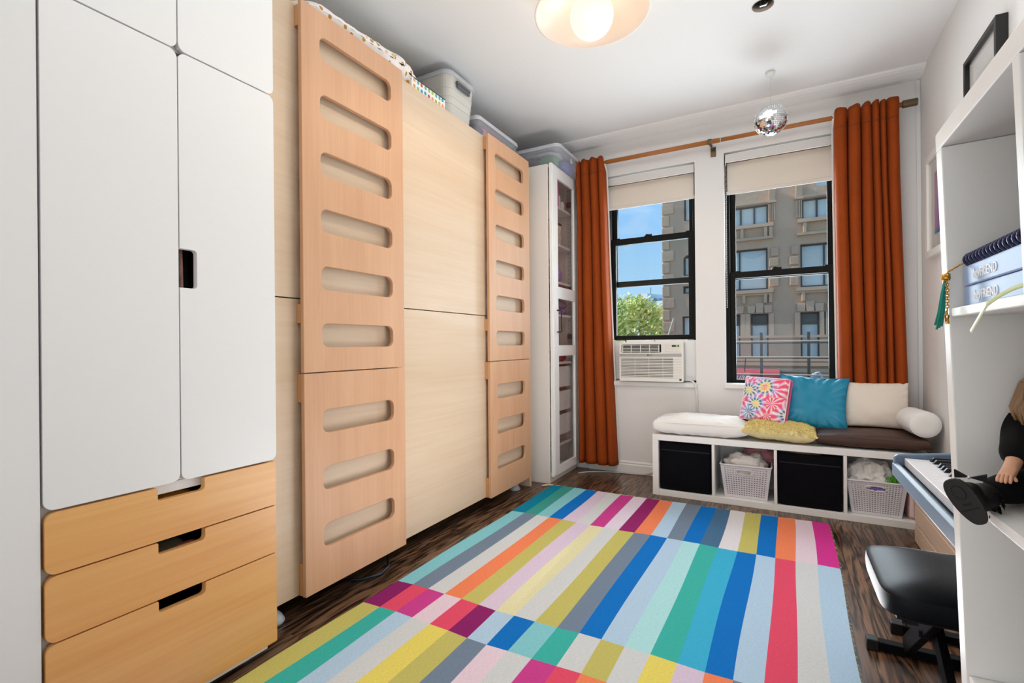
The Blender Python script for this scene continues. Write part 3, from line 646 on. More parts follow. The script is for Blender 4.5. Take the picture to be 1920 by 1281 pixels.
# ------------------------------------------------------------------ white wardrobe with honey drawers
def wardrobe():
    XF = -1.5; xb = -2.04; y0, y1, ym = 0.4645, 1.062, 0.762
    t = thing('wardrobe', (-1.77, 0.76, 0), 'white wardrobe with rounded doors above three honey wood drawers', 'wardrobe')
    c = MB()
    c.box(xb, XF - 0.022, y0 + 0.002, y0 + 0.02, 0.04, 2.60).box(xb, XF - 0.022, y1 - 0.026, y1 - 0.008, 0.04, 2.60)
    c.box(xb, xb + 0.006, y0 + 0.02, y1 - 0.026, 0.04, 2.60)
    for z in (0.04, 0.652, 1.884, 2.582): c.box(xb + 0.006, XF - 0.022, y0 + 0.02, y1 - 0.026, z, z + 0.018)
    c.obj('carcass', M_WHITE, t)
    for yy in (y0 + 0.05, y1 - 0.085):
        for xx_ in (-1.96, XF - 0.07): MB().tube([(xx_, yy, 0.0), (xx_, yy, 0.012), (xx_, yy, 0.04)], [0.028, 0.026, 0.014], 16).obj('levelling_foot', mat('grey_plastic', '#b6bac0', 0.4), t, smooth=True)
    bx('base_rail', M_WHITE, t, XF - 0.05, XF - 0.012, y0 + 0.02, y1 - 0.03, 0.022, 0.0395)
    g = 0.0016; r = 0.022
    # doors: the right one has the finger notch
    def door(ya, yb, za, zb, hole=None):
        lp = rrect(ya, yb, za, zb, r)
        if hole:   # notch on the left edge
            h0, h1, dp = hole; q = 0.01
            i0 = len(lp)
            lp = rrect(ya, yb, za, zb, r)
            n = 7
            left = [(ya, h1), (ya + dp - q, h1)] + [(ya + dp - q + q * math.cos(a), h1 - q + q * math.sin(a)) for a in (1.2, 0.8, 0.4, 0)] + [(ya + dp - q + q * math.cos(a), h0 + q + q * math.sin(a)) for a in (0, -0.4, -0.8, -1.2)] + [(ya + dp - q, h0), (ya, h0)]
            lp = lp + left
        return plate('door', lp, [], XF - 0.020, XF, M_DOORW, t, bevel=0.003)
    door(y0 + 0.0005, ym - g, 0.652, 1.879); door(ym + g, y1, 0.652, 1.879, (1.204, 1.316, 0.047))
    door(y0 + 0.0005, ym - g, 1.8835, 2.585); door(ym + g, y1, 1.8835, 2.585)
    def drawer(za, zb, low_r):
        ya, yb = y0 + 0.002, y1 - 0.004
        n0, n1, dp, q = 0.7015, 0.826, 0.036 if zb > 0.6 else 0.033, 0.011
        lp = []
        for (cx, cy, a0, rr_) in ((ya, za, PI, low_r), (yb, za, 1.5 * PI, 0.004), (yb, zb, 0, 0.004)):
            sx = 1 if cx == ya else -1; sy = 1 if cy == za else -1
            for i in range(6):
                a = a0 + 0.5 * PI * i / 5; lp.append((cx + sx * rr_ + rr_ * math.cos(a), cy + sy * rr_ + rr_ * math.sin(a)))
        lp += [(n1 + 0.004, zb), (n1 + 0.001, zb - 0.001), (n1, zb - 0.004)]
        lp += [(n1 - q + q * math.cos(a), zb - dp + q + q * math.sin(a)) for a in (0, -0.5, -1.0, -PI / 2)]
        lp += [(n0 + q * 0.6 + q * 0.6 * math.cos(a), zb - dp + q * 0.6 + q * 0.6 * math.sin(a)) for a in (1.5 * PI, 1.25 * PI, PI)]
        lp += [(n0, zb - 0.004), (n0 - 0.001, zb - 0.001), (n0 - 0.004, zb)]
        for i in range(6):
            a = 0.5 * PI + 0.5 * PI * i / 5; lp.append((ya + r + r * math.cos(a), zb - r + r * math.sin(a)))
        d = plate('drawer_front', lp, [], XF - 0.018, XF + 0.002, M_HONEY, t, bevel=0.003)
        b = MB(); xa, xc = xb + 0.02, XF - 0.0185; z0_, z1_ = za + 0.015, zb - 0.05
        b.box(xa, xc, ya + 0.03, ya + 0.042, z0_, z1_).box(xa, xc, yb - 0.062, yb - 0.05, z0_, z1_).box(xa, xa + 0.012, ya + 0.042, yb - 0.062, z0_, z1_).box(xa + 0.012, xc, ya + 0.042, yb - 0.062, z0_, z0_ + 0.006)
        b.obj('drawer_box', mat('drawer_inner', '#5a4a3a', 0.6), t)
    drawer(0.5005, 0.6465, r); drawer(0.3405, 0.4965, r); drawer(0.040, 0.3365, r)
    bx('rail_behind_drawer', M_WHITE, t, XF - 0.045, XF - 0.0215, y0 + 0.02, y1 - 0.026, 0.622, 0.651)
    # clothes glimpsed through the finger notches
    def cloth(name, c, r_, color, label, seed, **k):
        o = blob(c, r_, 0.25, 1.6, seed, 20, 12).obj(name, mat('cloth_' + name + str(seed), color, 0.9, **k), smooth=True); tag(o, label, 'clothing')
    cloth('folded_shirt', (-1.585, 0.765, 0.573), (0.055, 0.065, 0.045), '#c8862a', 'mustard folded garment showing in the topmost drawer notch', 1)
    cloth('folded_trousers', (-1.60, 0.745, 0.415), (0.065, 0.07, 0.055), '#6d6a55', 'olive grey folded garment in the second drawer notch', 2)
    cloth('folded_pyjamas', (-1.555, 0.79, 0.412), (0.025, 0.04, 0.045), '#d06a6a', 'pink print garment folded in front of the olive grey one', 3, var=0.5, vscale=60)
    hg = MB().grid(lambda u, v: (-1.545 + 0.008 * math.sin(u * 20) - 0.1 * u, 0.772 + 0.13 * u, 0.78 + 1.0 * v), 30, 4).obj('lace_dress', mat('lace', '#1b1516', 0.9, var=0.9, vscale=90), smooth=True, solid=0.002); tag(hg, 'black lace dress hanging behind the wardrobe door notch', 'clothing')
    hg = MB().grid(lambda u, v: (-1.532 + 0.006 * math.sin(u * 16 + 1) - 0.02 * u, 0.745 + 0.045 * u + 0.02 * (1 - v), 0.75 + 1.02 * v), 20, 4).obj('floral_dress', mat('floral', '#b98f86', 0.9, var=0.7, vscale=50), smooth=True, solid=0.002); tag(hg, 'pale pink and red print dress hanging left of the black lace', 'clothing')
wardrobe()

# ------------------------------------------------------------------ folded wall bunk bed with ladder boards
def wall_bed():
    t = thing('wall_bunk_bed', (-1.83, 2.15, 0), 'maple folding wall bunk bed with two slotted ladder boards', 'bed')
    XP = -1.62
    bx('side_panel', M_BIRCH, t, -2.05, -1.604, 3.170, 3.194, 0.0, 2.352); bx('side_panel', M_BIRCH, t, -2.05, -1.645, 1.072, 1.090, 0.0, 2.352)
    bx('top_panel', M_BIRCH, t, -2.05, -1.645, 1.091, 3.169, 2.328, 2.350)
    bx('back_panel', M_DARK, t, -2.055, -2.05, 1.091, 3.169, 0.02, 2.33, bevel=0)
    bx('upper_bunk_panel', M_BIRCH, t, XP - 0.02, XP, 1.092, 3.166, 1.2195, 2.346); bx('lower_bunk_panel', M_BIRCH, t, XP - 0.02, XP, 1.092, 3.166, 0.081, 1.2150)
    for z in (0.30, 1.40):
        MB().box(-2.0, XP - 0.03, 1.15, 3.11, z, z + 0.75).obj('bunk_mattress', mat('mattress', '#d8d8d8', 0.9), t)
    for yy in (1.16, 3.05): MB().lathe([(0.0, 0.0), (0.035, 0.0), (0.04, 0.01), (0.03, 0.03), (0.012, 0.05), (0.012, 0.083)], (-1.665, yy, 0), 16).obj('foot', mat('grey_plastic', '#b6bac0', 0.4), t, smooth=True)
    uz = [1.077, 1.304, 1.531, 1.758, 1.985, 2.212]; lz = [0.284, 0.510, 0.736]
    for (ya, yb, s0, s1) in ((1.237, 1.803, 1.322, 1.724), (2.588, 3.144, 2.668, 3.060)):
        for (za, zb, zs) in ((0.9325, 2.354, uz), (0.079, 0.9285, lz)):
            holes = [rrect(s0, s1, z - 0.047, z + 0.047, 0.031, 6) for z in zs]
            plate('ladder_board', [(ya, za), (yb, za), (yb, zb), (ya, zb)], holes, -1.5985, -1.58, M_MAPLE, t, bevel=0.0022)
        for (za, zb) in ((2.258, 2.338), (1.122, 1.195), (0.82, 0.9265), (0.081, 0.203)):
            for (q0, q1) in ((ya, ya + 0.05), (yb - 0.05, yb)):
                bx('spacer_block', M_MAPLEE, t, XP + 0.0005, -1.599, q0, q1, za, zb)
    b = MB().tube([(-1.70, 1.50, 0.006), (-1.62, 1.56, 0.006), (-1.585, 1.63, 0.006), (-1.60, 1.70, 0.01), (-1.66, 1.76, 0.02)], 0.006, 8).obj('dark_cable', mat('navy_cable', '#15202c', 0.4), smooth=True)
    tag(b, 'dark cable loop on the floor under the nearer ladder board', 'cable')
wall_bed()

# ------------------------------------------------------------------ things stored on top of the bed and the cabinet
def storage():
    ZT = 2.3505
    # star print duvet roll
    def f(u, v):
        y = 1.22 + 0.86 * u; th = 2 * PI * v
        end = min(1, 4.5 * (1 - u)) ** 0.5 * min(1, 6 * u + 0.05) ** 0.5
        rx, rz = 0.16, 0.052 + 0.042 * min(1, u * 1.15)
        w = 1 + 0.035 * math.sin(y * 95 + th * 2.5 + 3 * fbm((y * 5, 0, 2))) * u ** 2 * 1.4 + 0.07 * fbm((y * 4, math.cos(th) * 1.3, math.sin(th) * 1.3 + 4)) + 0.03 * fbm((y * 18, math.cos(th) * 4, math.sin(th) * 4))
        return (-1.80 + rx * math.cos(th) * (0.55 + 0.45 * end) * w, y + 0.02 * math.sin(th * 3), max(ZT, ZT + 0.002 + rz * end + rz * math.sin(th) * end * w))
    starm = pattern('star_cloth', dots_pattern('#efe9e4', ['#c9963a', '#b98a3e', '#d9b46a'], 24, 0.22, 0.85))
    t = MB().grid(f, 90, 26).obj('duvet_roll', starm, smooth=True); tag(t, 'white crumpled duvet with gold stars lying on the bed top', 'duvet')
    # polka dot box
    p = thing('polka_dot_box', (-1.73, 2.10, ZT), 'white box with coloured polka dots on the bed top', 'box')
    dm = pattern('polka_paper', dots_pattern('#efeeea', ['#d34a55', '#3a9ac6', '#9ac257', '#e6a56a', '#58b0a4'], 33, 0.33, 0.12))
    bx('box_body', dm, p, -1.82, -1.655, 1.96, 2.247, ZT, ZT + 0.072, bevel=0.001)
    bx('lid', mat('black_trim', '#3a3d44', 0.5), p, -1.821, -1.654, 1.959, 2.248, ZT + 0.0725, ZT + 0.079, bevel=0.001)
    # translucent bins
    M_FR = frosted('milky_plastic', '#eeebe2', 0.62, 0.3); M_CL = frosted('clear_plastic', '#dfe3ea', 0.17, 0.15); M_RIM = frosted('clear_rim', '#e6e8ee', 0.6, 0.2)
    def bin_(name, label, x0, x1, y0, y1, z0, z1, taper, m, group=None, lid=True, rad=0.03):
        o = thing(name, ((x0 + x1) / 2, (y0 + y1) / 2, z0), label, 'storage bin', group)
        b = MB(); nz_ = 4; rings = []
        for k in range(nz_ + 1):
            q = k / nz_; ins = taper * (1 - q); z = z0 + (z1 - z0) * q
            rings.append([(x, y, z) for x, y in rrect(x0 + ins, x1 - ins, y0 + ins, y1 - ins, rad, 5)])
        n = len(rings[0]); vs = [p_ for r_ in rings for p_ in r_]
        fs = [(k * n + i, k * n + (i + 1) % n, (k + 1) * n + (i + 1) % n, (k + 1) * n + i) for k in range(nz_) for i in range(n)] + [tuple(range(n - 1, -1, -1))]
        b.add(vs, fs).obj('bin_body', m, o, smooth=False, solid=0.002)
        if lid:
            lp = rrect(x0 - 0.006, x1 + 0.006, y0 - 0.006, y1 + 0.006, rad + 0.006, 5)
            plate('lid', lp, [], z1 + 0.0005, z1 + 0.012, M_RIM, o, bevel=0.003, plane='XY')
            lp2 = rrect(x0 - 0.008, x1 + 0.008, y0 - 0.008, y1 + 0.008, rad + 0.008, 5)
            plate('lid_rim', lp2, [rrect(x0 - 0.002, x1 + 0.002, y0 - 0.002, y1 + 0.002, rad + 0.002, 5)], z1 - 0.014, z1, M_RIM, o, bevel=0.001, plane='XY')
        return o
    a = bin_('storage_bin', 'tall milky storage bin with dark handle on bed top', -2.03, -1.668, 2.295, 2.585, ZT, 2.628, 0.022, M_FR, rad=0.05)
    for z in (2.455, 2.495, 2.54):
        q = 0.022 * (1 - (z - ZT) / 0.278); lp = rrect(-2.03 + q - 0.004, -1.668 - q + 0.004, 2.295 + q - 0.004, 2.585 - q + 0.004, 0.05, 5)
        plate('stacking_rib', lp, [rrect(-2.03 + q + 0.001, -1.668 - q - 0.001, 2.295 + q + 0.001, 2.585 - q - 0.001, 0.048, 5)], z, z + 0.007, M_FR, a, plane='XY', bevel=0)
    MB().box(-1.668, -1.654, 2.37, 2.51, 2.578, 2.596).box(-1.666, -1.656, 2.375, 2.505, 2.558, 2.577).obj('latch_handle', mat('grey_latch', '#5c5e62', 0.4), a, bevel=0.003)
    bin_('storage_bin', 'low clear lidded bin of pink clothes on the bed top', -2.03, -1.672, 2.615, 3.158, ZT, 2.488, 0.014, M_CL)
    cb = [('#d58ab0', (2.74, 2.80), 'rose pink folded garment in the low clear bin, nearest the milky bin', 'p1', 0.056), ('#4b4d6a', (2.68, 2.68), 'dark navy folded garment at near end of the low clear bin', 'n1', 0.052), ('#e08fc0', (2.92, 2.90), 'bright pink folded garment in the middle of the low clear bin', 'p2', 0.057), ('#c9b6c4', (3.03, 3.0), 'white and grey print garment folded in the low clear bin', 'w1', 0.055), ('#8fd0c0', (3.10, 3.1), 'mint green folded garment at far end of the low clear bin', 'g1', 0.052)]
    for k, (c_, yy, lb, nm, h) in enumerate(cb):
        o = blob((-1.752, yy[0], ZT + 0.012 + h), (0.058, 0.054, h), 0.22, 1.8, 11 + k, 20, 12, zmin=ZT + 0.004).obj('folded_clothes', mat('bin_cloth_' + nm, c_, 0.9, var=0.25, vscale=40), smooth=True); tag(o, lb, 'clothing')
    a = bin_('storage_bin', 'clear lidded bin of clothes on top of the white cabinet', -1.90, -1.432, 3.345, 3.80, 2.3885, 2.524, 0.02, M_CL, rad=0.04)
    lbl = MB().box(-1.4395, -1.4385, 3.60, 3.635, 2.468, 2.500).obj('paper_label', mat('paper', '#f2f0ea', 0.7), a); MB().box(-1.4384, -1.4380, 3.609, 3.626, 2.477, 2.491).obj('printed_mark', mat('print_grey', '#7c7c80', 0.7), lbl)
    zb = 2.395
    for k, (c_, p_, r_, lb) in enumerate((('#4a2c34', (-1.72, 3.425, zb + 0.042), (0.09, 0.055, 0.042), 'dark red speckled folded garment in the bin on the cabinet'), ('#3f7a52', (-1.55, 3.43, zb + 0.040), (0.075, 0.06, 0.040), 'green and red print folded garment in the bin on the cabinet'),
                                          ('#b9b9c4', (-1.62, 3.49, zb + 0.098), (0.15, 0.10, 0.020), 'grey and white striped garment atop the green one in the bin'), ('#7d86c4', (-1.53, 3.66, zb + 0.050), (0.070, 0.095, 0.050), 'periwinkle blue garment at far end of the bin on the cabinet'))):
        o = blob(p_, r_, 0.2, 1.8, 31 + k, 22, 14, zmin=zb).obj('folded_clothes', mat('top_cloth_%s' % c_, c_, 0.9, var=0.45, vscale=45 if k != 2 else 25), smooth=True); tag(o, lb, 'clothing')
storage()

# ------------------------------------------------------------------ tall white glass-door cabinet
def cabinet():
    t = thing('glass_door_cabinet', (-1.77, 3.57, 0), 'tall narrow white cabinet with a glass door by the curtain', 'cabinet')
    xb, xf = -2.045, -1.506; y0, y1 = 3.300, 3.838; H = 2.376
    c = MB().box(xb, xf, y0, y0 + 0.018, 0, H).box(xb, xf, y1 - 0.018, y1, 0, H).box(xb, xf, y0 + 0.018, y1 - 0.018, H - 0.018, H).box(xb, xf, y0 + 0.018, y1 - 0.018, 0.055, 0.073)
    c.box(xf - 0.016, xf - 0.002, y0 + 0.018, y1 - 0.018, 0, 0.054)
    c.obj('carcass', mat('cabinet_foil', '#e6dfd8', 0.45), t, bevel=0.001)
    bx('back_panel', M_GREYW, t, xb + 0.002, xb + 0.006, y0 + 0.0185, y1 - 0.0185, 0.075, H - 0.02, bevel=0)
    for z in (2.110, 1.815, 1.518, 1.262, 0.888): bx('shelf', M_WHITE, t, xb + 0.008, xf - 0.012, y0 + 0.0185, y1 - 0.0185, z - 0.009, z + 0.009)
    # door
    d0, d1, xa, xd = 3.318, 3.852, -1.500, -1.478
    ops = [(1.475, 2.303), (1.028, 1.385), (0.114, 0.946)]
    loops = [[(3.428, a), (3.758, a), (3.758, b), (3.428, b)] for a, b in ops]
    d = plate('door', [(d0, 0.048), (d1, 0.048), (d1, 2.388), (d0, 2.388)], loops, xa, xd, M_WHITE, t, bevel=0.002)
    for a, b in ops:
        MB().box(-1.4895, -1.4875, 3.429, 3.757, a + 0.001, b - 0.001).obj('glass_pane', M_GLASSC, d)
    bd = MB()
    for yq in (d0 + 0.012, d0 + 0.024): bd.box(xd, xd + 0.0022, yq, yq + 0.004, 0.06, 2.376)
    for yq in (d1 - 0.016, d1 - 0.028): bd.box(xd, xd + 0.0022, yq, yq + 0.004, 0.06, 2.376)
    bd.obj('edge_bead', M_WHITE, d)
    h = MB().tube([(xd, 3.400, 1.292), (xd + 0.03, 3.400, 1.292), (xd + 0.036, 3.400, 1.286), (xd + 0.036, 3.400, 1.134), (xd + 0.03, 3.400, 1.128), (xd, 3.400, 1.128)], 0.0055, 8)
    h.obj('door_handle', M_BLACKP, d, smooth=True)
    for z in (2.20, 1.10):
        MB().box(-1.56, -1.502, 3.795, 3.819, z - 0.02, z + 0.02).box(-1.535, -1.503, 3.77, 3.795, z - 0.014, z + 0.014).obj('hinge', mat('hinge_steel', '#9a948c', 0.35, metal=0.8), t, bevel=0.002)
    hl = MB()
    for k in range(60): z = 0.25 + k * 0.035; hl.box(-1.557, -1.551, 3.8195 - 0.0006, 3.8199, z, z + 0.006)
    hl.obj('shelf_pin_holes', mat('hole_dark', '#4a4642', 0.8), t)
    # drawers behind the lower pane
    for k, (a, b) in enumerate(((0.694, 0.856), (0.506, 0.661), (0.316, 0.474))):
        o = MB().box(-1.548, -1.536, 3.322, 3.8185, a, b).box(-2.0, -1.549, 3.33, 3.34, a, b - 0.03).box(-2.0, -1.549, 3.80, 3.81, a, b - 0.03).box(-2.0, -1.549, 3.341, 3.799, a, a + 0.006)
        o = o.obj('drawer', M_WHITE, t, bevel=0.001)
        if k == 0:
            fc = MB().lathe([(0.0, 0.0), (0.019, 0.0), (0.019, 0.001), (0.0, 0.001)], (0, 0, 0), 20, T=Matrix.Translation((-1.5355, 3.475, 0.80)) @ Matrix.Rotation(PI / 2, 4, 'Y')).obj('yellow_sticker', mat('sticker_yellow', '#e9d63a', 0.5), o)
            fm = MB()
            for q in (-0.006, 0.006): fm.box(-1.5344, -1.534, 3.475 + q - 0.001, 3.475 + q + 0.001, 0.803, 0.807)
            fm.tube([(-1.5343, 3.475 - 0.009, 0.797), (-1.5343, 3.475 - 0.004, 0.792), (-1.5343, 3.475 + 0.004, 0.792), (-1.5343, 3.475 + 0.009, 0.797)], 0.0008, 5)
            fm.obj('smile_mark', mat('sticker_ink', '#6a5a10', 0.6), fc)
    # clear tray at the bottom
    tr_ = thing('clear_tray', (-1.72, 3.57, 0.0735), 'clear plastic tray at the bottom of the white cabinet', 'tray')
    M_CT = frosted('tray_clear', '#dfe2e2', 0.45, 0.15)
    MB().hexa([(-1.98, 3.37, 0.076), (-1.56, 3.37, 0.076), (-1.56, 3.77, 0.076), (-1.98, 3.77, 0.076)], [(-2.0, 3.325, 0.235), (-1.535, 3.325, 0.235), (-1.535, 3.815, 0.235), (-2.0, 3.815, 0.235)]).obj('tray_body', M_CT, tr_)
    MB().box(-1.54, -1.524, 3.322, 3.8185, 0.2355, 0.252).obj('tray_rim', M_WHITE, tr_, bevel=0.002)
    o = MB().lathe([(0.034, 0.0), (0.04, 0.006), (0.034, 0.012), (0.028, 0.006), (0.034, 0.0)], (0, 0, 0), 20, T=Matrix.Translation((-1.60, 3.48, 0.262)) @ Matrix.Rotation(PI / 3, 4, 'Y')).obj('bracelet', mat('brown_ring', '#7a5a44', 0.4), smooth=True); tag(o, 'brown ring resting on the clear tray in the cabinet', 'ring')
    # contents
    def it(mb, name, m, label, cat, **k): o = mb.obj(name, m, **k); tag(o, label, cat)
    it(MB().box(-1.70, -1.5225, 3.41, 3.556, 2.1195, 2.333), 'pink_book', mat('pink_cover', '#cf6fae', 0.5), 'bright pink upright folder on the cabinet top shelf', 'folder', bevel=0.002)
    it(MB().tube([(-1.60, 3.655, 2.1195 + 0.034), (-1.53, 3.655, 2.1195 + 0.034)], 0.034, 18), 'white_roll', M_WHITE, 'white roll lying by the pink folder in the cabinet', 'roll', smooth=False, bevel=0.002)
    it(MB().tube([(-1.55, 3.592, 2.1195), (-1.55, 3.592, 2.1195 + 0.10)], 0.022, 16), 'white_bottle', M_WHITE, 'small white bottle standing behind the white roll', 'bottle', bevel=0.004)
    bk = thing('woven_basket', (-1.66, 3.50, 1.8245), 'cream woven basket with brown rim on the second cabinet shelf', 'basket')
    for k in range(8):
        for j in range(4):
            z = 1.8265 + j * 0.038; q = 3.40 + k * 0.0255
            MB().box(-1.532 - 0.003 * ((k + j) % 2), -1.526 - 0.003 * ((k + j) % 2), q, q + 0.0245, z, z + 0.0365).obj('woven_strip', mat('cream_weave', '#cfc6b4', 0.8), bk, bevel=0.002)
    MB().box(-1.76, -1.536, 3.40, 3.604, 1.825, 1.978).obj('basket_core', mat('cream_weave', '#cfc6b4', 0.8), bk)
    for j in range(4):
        z = 1.8265 + j * 0.038; MB().box(-1.76, -1.536, 3.6045, 3.609, z, z + 0.036).obj('woven_strip', mat('cream_weave', '#cfc6b4', 0.8), bk, bevel=0.002)
    MB().box(-1.765, -1.523, 3.395, 3.613, 1.979, 1.994).obj('brown_rim', mat('brown_leather', '#4a2e20', 0.6), bk, bevel=0.004)
    MB().box(-1.5225, -1.5215, 3.44, 3.475, 1.93, 1.965).obj('tag', mat('paper', '#f2f0ea', 0.7), bk)
    def cl(c, r, color, label, seed, zmin): it(blob(c, r, 0.25, 1.7, seed, 22, 14, zmin=zmin), 'folded_clothes', mat('cab_%d' % seed, color, 0.9, var=0.12, vscale=30), label, 'clothing', smooth=True)
    cl((-1.60, 3.58, 1.5275 + 0.065), (0.07, 0.10, 0.065), '#a98cc4', 'lilac crumpled garment on the middle cabinet shelf', 51, 1.5275)
    cl((-1.61, 3.62, 1.2715 + 0.175), (0.08, 0.16, 0.045), '#cf86b0', 'pink folded blanket on top of the stack behind the door rail', 52, 1.2715 + 0.115)
    cl((-1.60, 3.65, 1.2715 + 0.085), (0.075, 0.09, 0.042), '#77778a', 'grey knitted garment between pink and lilac in the cabinet', 53, 1.2715 + 0.05)
    cl((-1.61, 3.60, 1.2715 + 0.03), (0.085, 0.15, 0.028), '#a78ad0', 'lilac folded garment at the bottom of the cabinet clothes stack', 54, 1.2715)
    it(MB().box(-1.66, -1.5225, 3.40, 3.56, 0.8975, 0.985), 'red_box', mat('red_card', '#c04050', 0.6, var=0.3, vscale=40), 'small red box above the white cabinet drawers', 'box', bevel=0.003)
    cl((-1.575, 3.65, 0.8975 + 0.035), (0.05, 0.06, 0.035), '#7d3a50', 'dark red scarf heap beside the small red box', 55, 0.8975)
    it(MB().lathe([(0.0, 0.0), (0.024, 0.006), (0.03, 0.03), (0.022, 0.055), (0, 0.06)], (-1.575, 3.54, 1.5275 + 0.136), 14), 'pink_ball', mat('pale_pink', '#d9a0b4', 0.6), 'small pale pink ball lying on the lilac garment', 'ball', smooth=True)
cabinet()

# ------------------------------------------------------------------ roller shades, rod, curtains
def shades():
    for (W, lb, zb) in ((W1, 'cream roller shade half lowered above the air conditioner window', 2.140), (W2, 'cream roller shade half lowered in the window behind the pillows', 2.128)):
        x0, x1, z0, z1 = W; x0 += 0.008; x1 -= 0.008; zt = z1 - 0.012
        t = thing('roller_shade', ((x0 + x1) / 2, 3.92, zb), lb, 'window shade')
        MB().tube([(x0 + 0.012, 3.918, zt - 0.035), (x1 - 0.012, 3.918, zt - 0.035)], 0.022, 18).obj('roller_tube', M_SHADE, t, smooth=True)
        bx('fascia', mat('fascia_white', '#dcdad6', 0.4), t, x0 + 0.004, x1 - 0.004, 3.886, 3.892, zt - 0.062, zt - 0.004, bevel=0.003)
        bx('fascia_lip', M_CHROME, t, x0 + 0.004, x1 - 0.004, 3.884, 3.893, zt - 0.066, zt - 0.0625, bevel=0.0008)
        fb = MB().box(x0 + 0.014, x1 - 0.014, 3.9385, 3.940, zb + 0.026, zt - 0.055); fb.obj('shade_fabric', M_SHADE, t)
        bx('hem_bar', mat('shade_hem', '#ddd6cc', 0.7), t, x0 + 0.010, x1 - 0.010, 3.935, 3.9435, zb, zb + 0.026, bevel=0.003)
        for xq in (x0, x1 - 0.003): bx('end_bracket', mat('dark_bracket', '#3c3c3e', 0.4, metal=0.6), t, xq, xq + 0.003, 3.89, 3.945, zt - 0.07, zt)
        ch = MB()
        for k in range(64): ch.lathe([(0, 0.004), (0.003, 0.002), (0.003, -0.002), (0, -0.004)], (x0 + 0.0085, 3.906 + (0.012 if k % 2 else 0), zt - 0.05 - k * 0.017), 6)
        ch.tube([(x0 + 0.0085, 3.906, zt - 0.05), (x0 + 0.0085, 3.906, zt - 1.12)], 0.0009, 4).tube([(x0 + 0.0085, 3.918, zt - 0.05), (x0 + 0.0085, 3.918, zt - 1.12)], 0.0009, 4)
        ch.obj('bead_chain', mat('chain_white', '#d8d6d2', 0.4), t)
        bx('chain_clutch', M_CHROME, t, x0 + 0.003, x0 + 0.012, 3.897, 3.925, zt - 0.075, zt - 0.03, bevel=0.003)
shades()
YR = 3.782
def rod():
    t = thing('curtain_rod', (-0.4, YR, 2.49), 'brown wooden curtain rod across both windows with bronze finial', 'curtain rod')
    MB().tube([(-1.47, YR, 2.487), (-0.362, YR, 2.487)], 0.0165, 18).obj('rod_tube', M_ROD, t, smooth=True)
    MB().tube([(-0.3615, YR, 2.487), (0.668, YR, 2.487)], 0.0145, 18).obj('rod_tube', M_ROD, t, smooth=True)
    MB().tube([(-0.366, YR, 2.487), (-0.359, YR, 2.487)], 0.0172, 18).obj('joint_ring', M_CHROME, t)
    MB().lathe([(0.0, 0.0), (0.021, 0.0), (0.0225, 0.002), (0.0225, 0.071), (0.021, 0.073), (0.0, 0.073)], (0, 0, 0), 24, T=Matrix.Translation((0.668, YR, 2.487)) @ Matrix.Rotation(PI / 2, 4, 'Y')).obj('finial', M_BRONZE, t, bevel=0.001)
    for xq in (-0.435, -1.455):
        b = MB().lathe([(0.0175, -0.012), (0.0205, -0.012), (0.0205, 0.012), (0.0175, 0.012), (0.0175, -0.012)], (0, 0, 0), 20, T=Matrix.Translation((xq, YR, 2.487)) @ Matrix.Rotation(PI / 2, 4, 'Y'))
        b.box(xq - 0.009, xq + 0.009, YR + 0.019, 3.866, 2.483, 2.491).obj('bracket', M_BRONZE, t)
        bx('bracket_plate', M_BRONZE, t, xq - 0.004, xq + 0.032, 3.862, 3.8695, 2.405, 2.475, bevel=0.002)
        MB().tube([(xq + 0.006, YR, 2.470), (xq + 0.010, 3.80, 2.455), (xq + 0.014, 3.862, 2.45)], 0.005, 8).obj('clamp_screw', M_BRONZE, t, smooth=True)
rod()
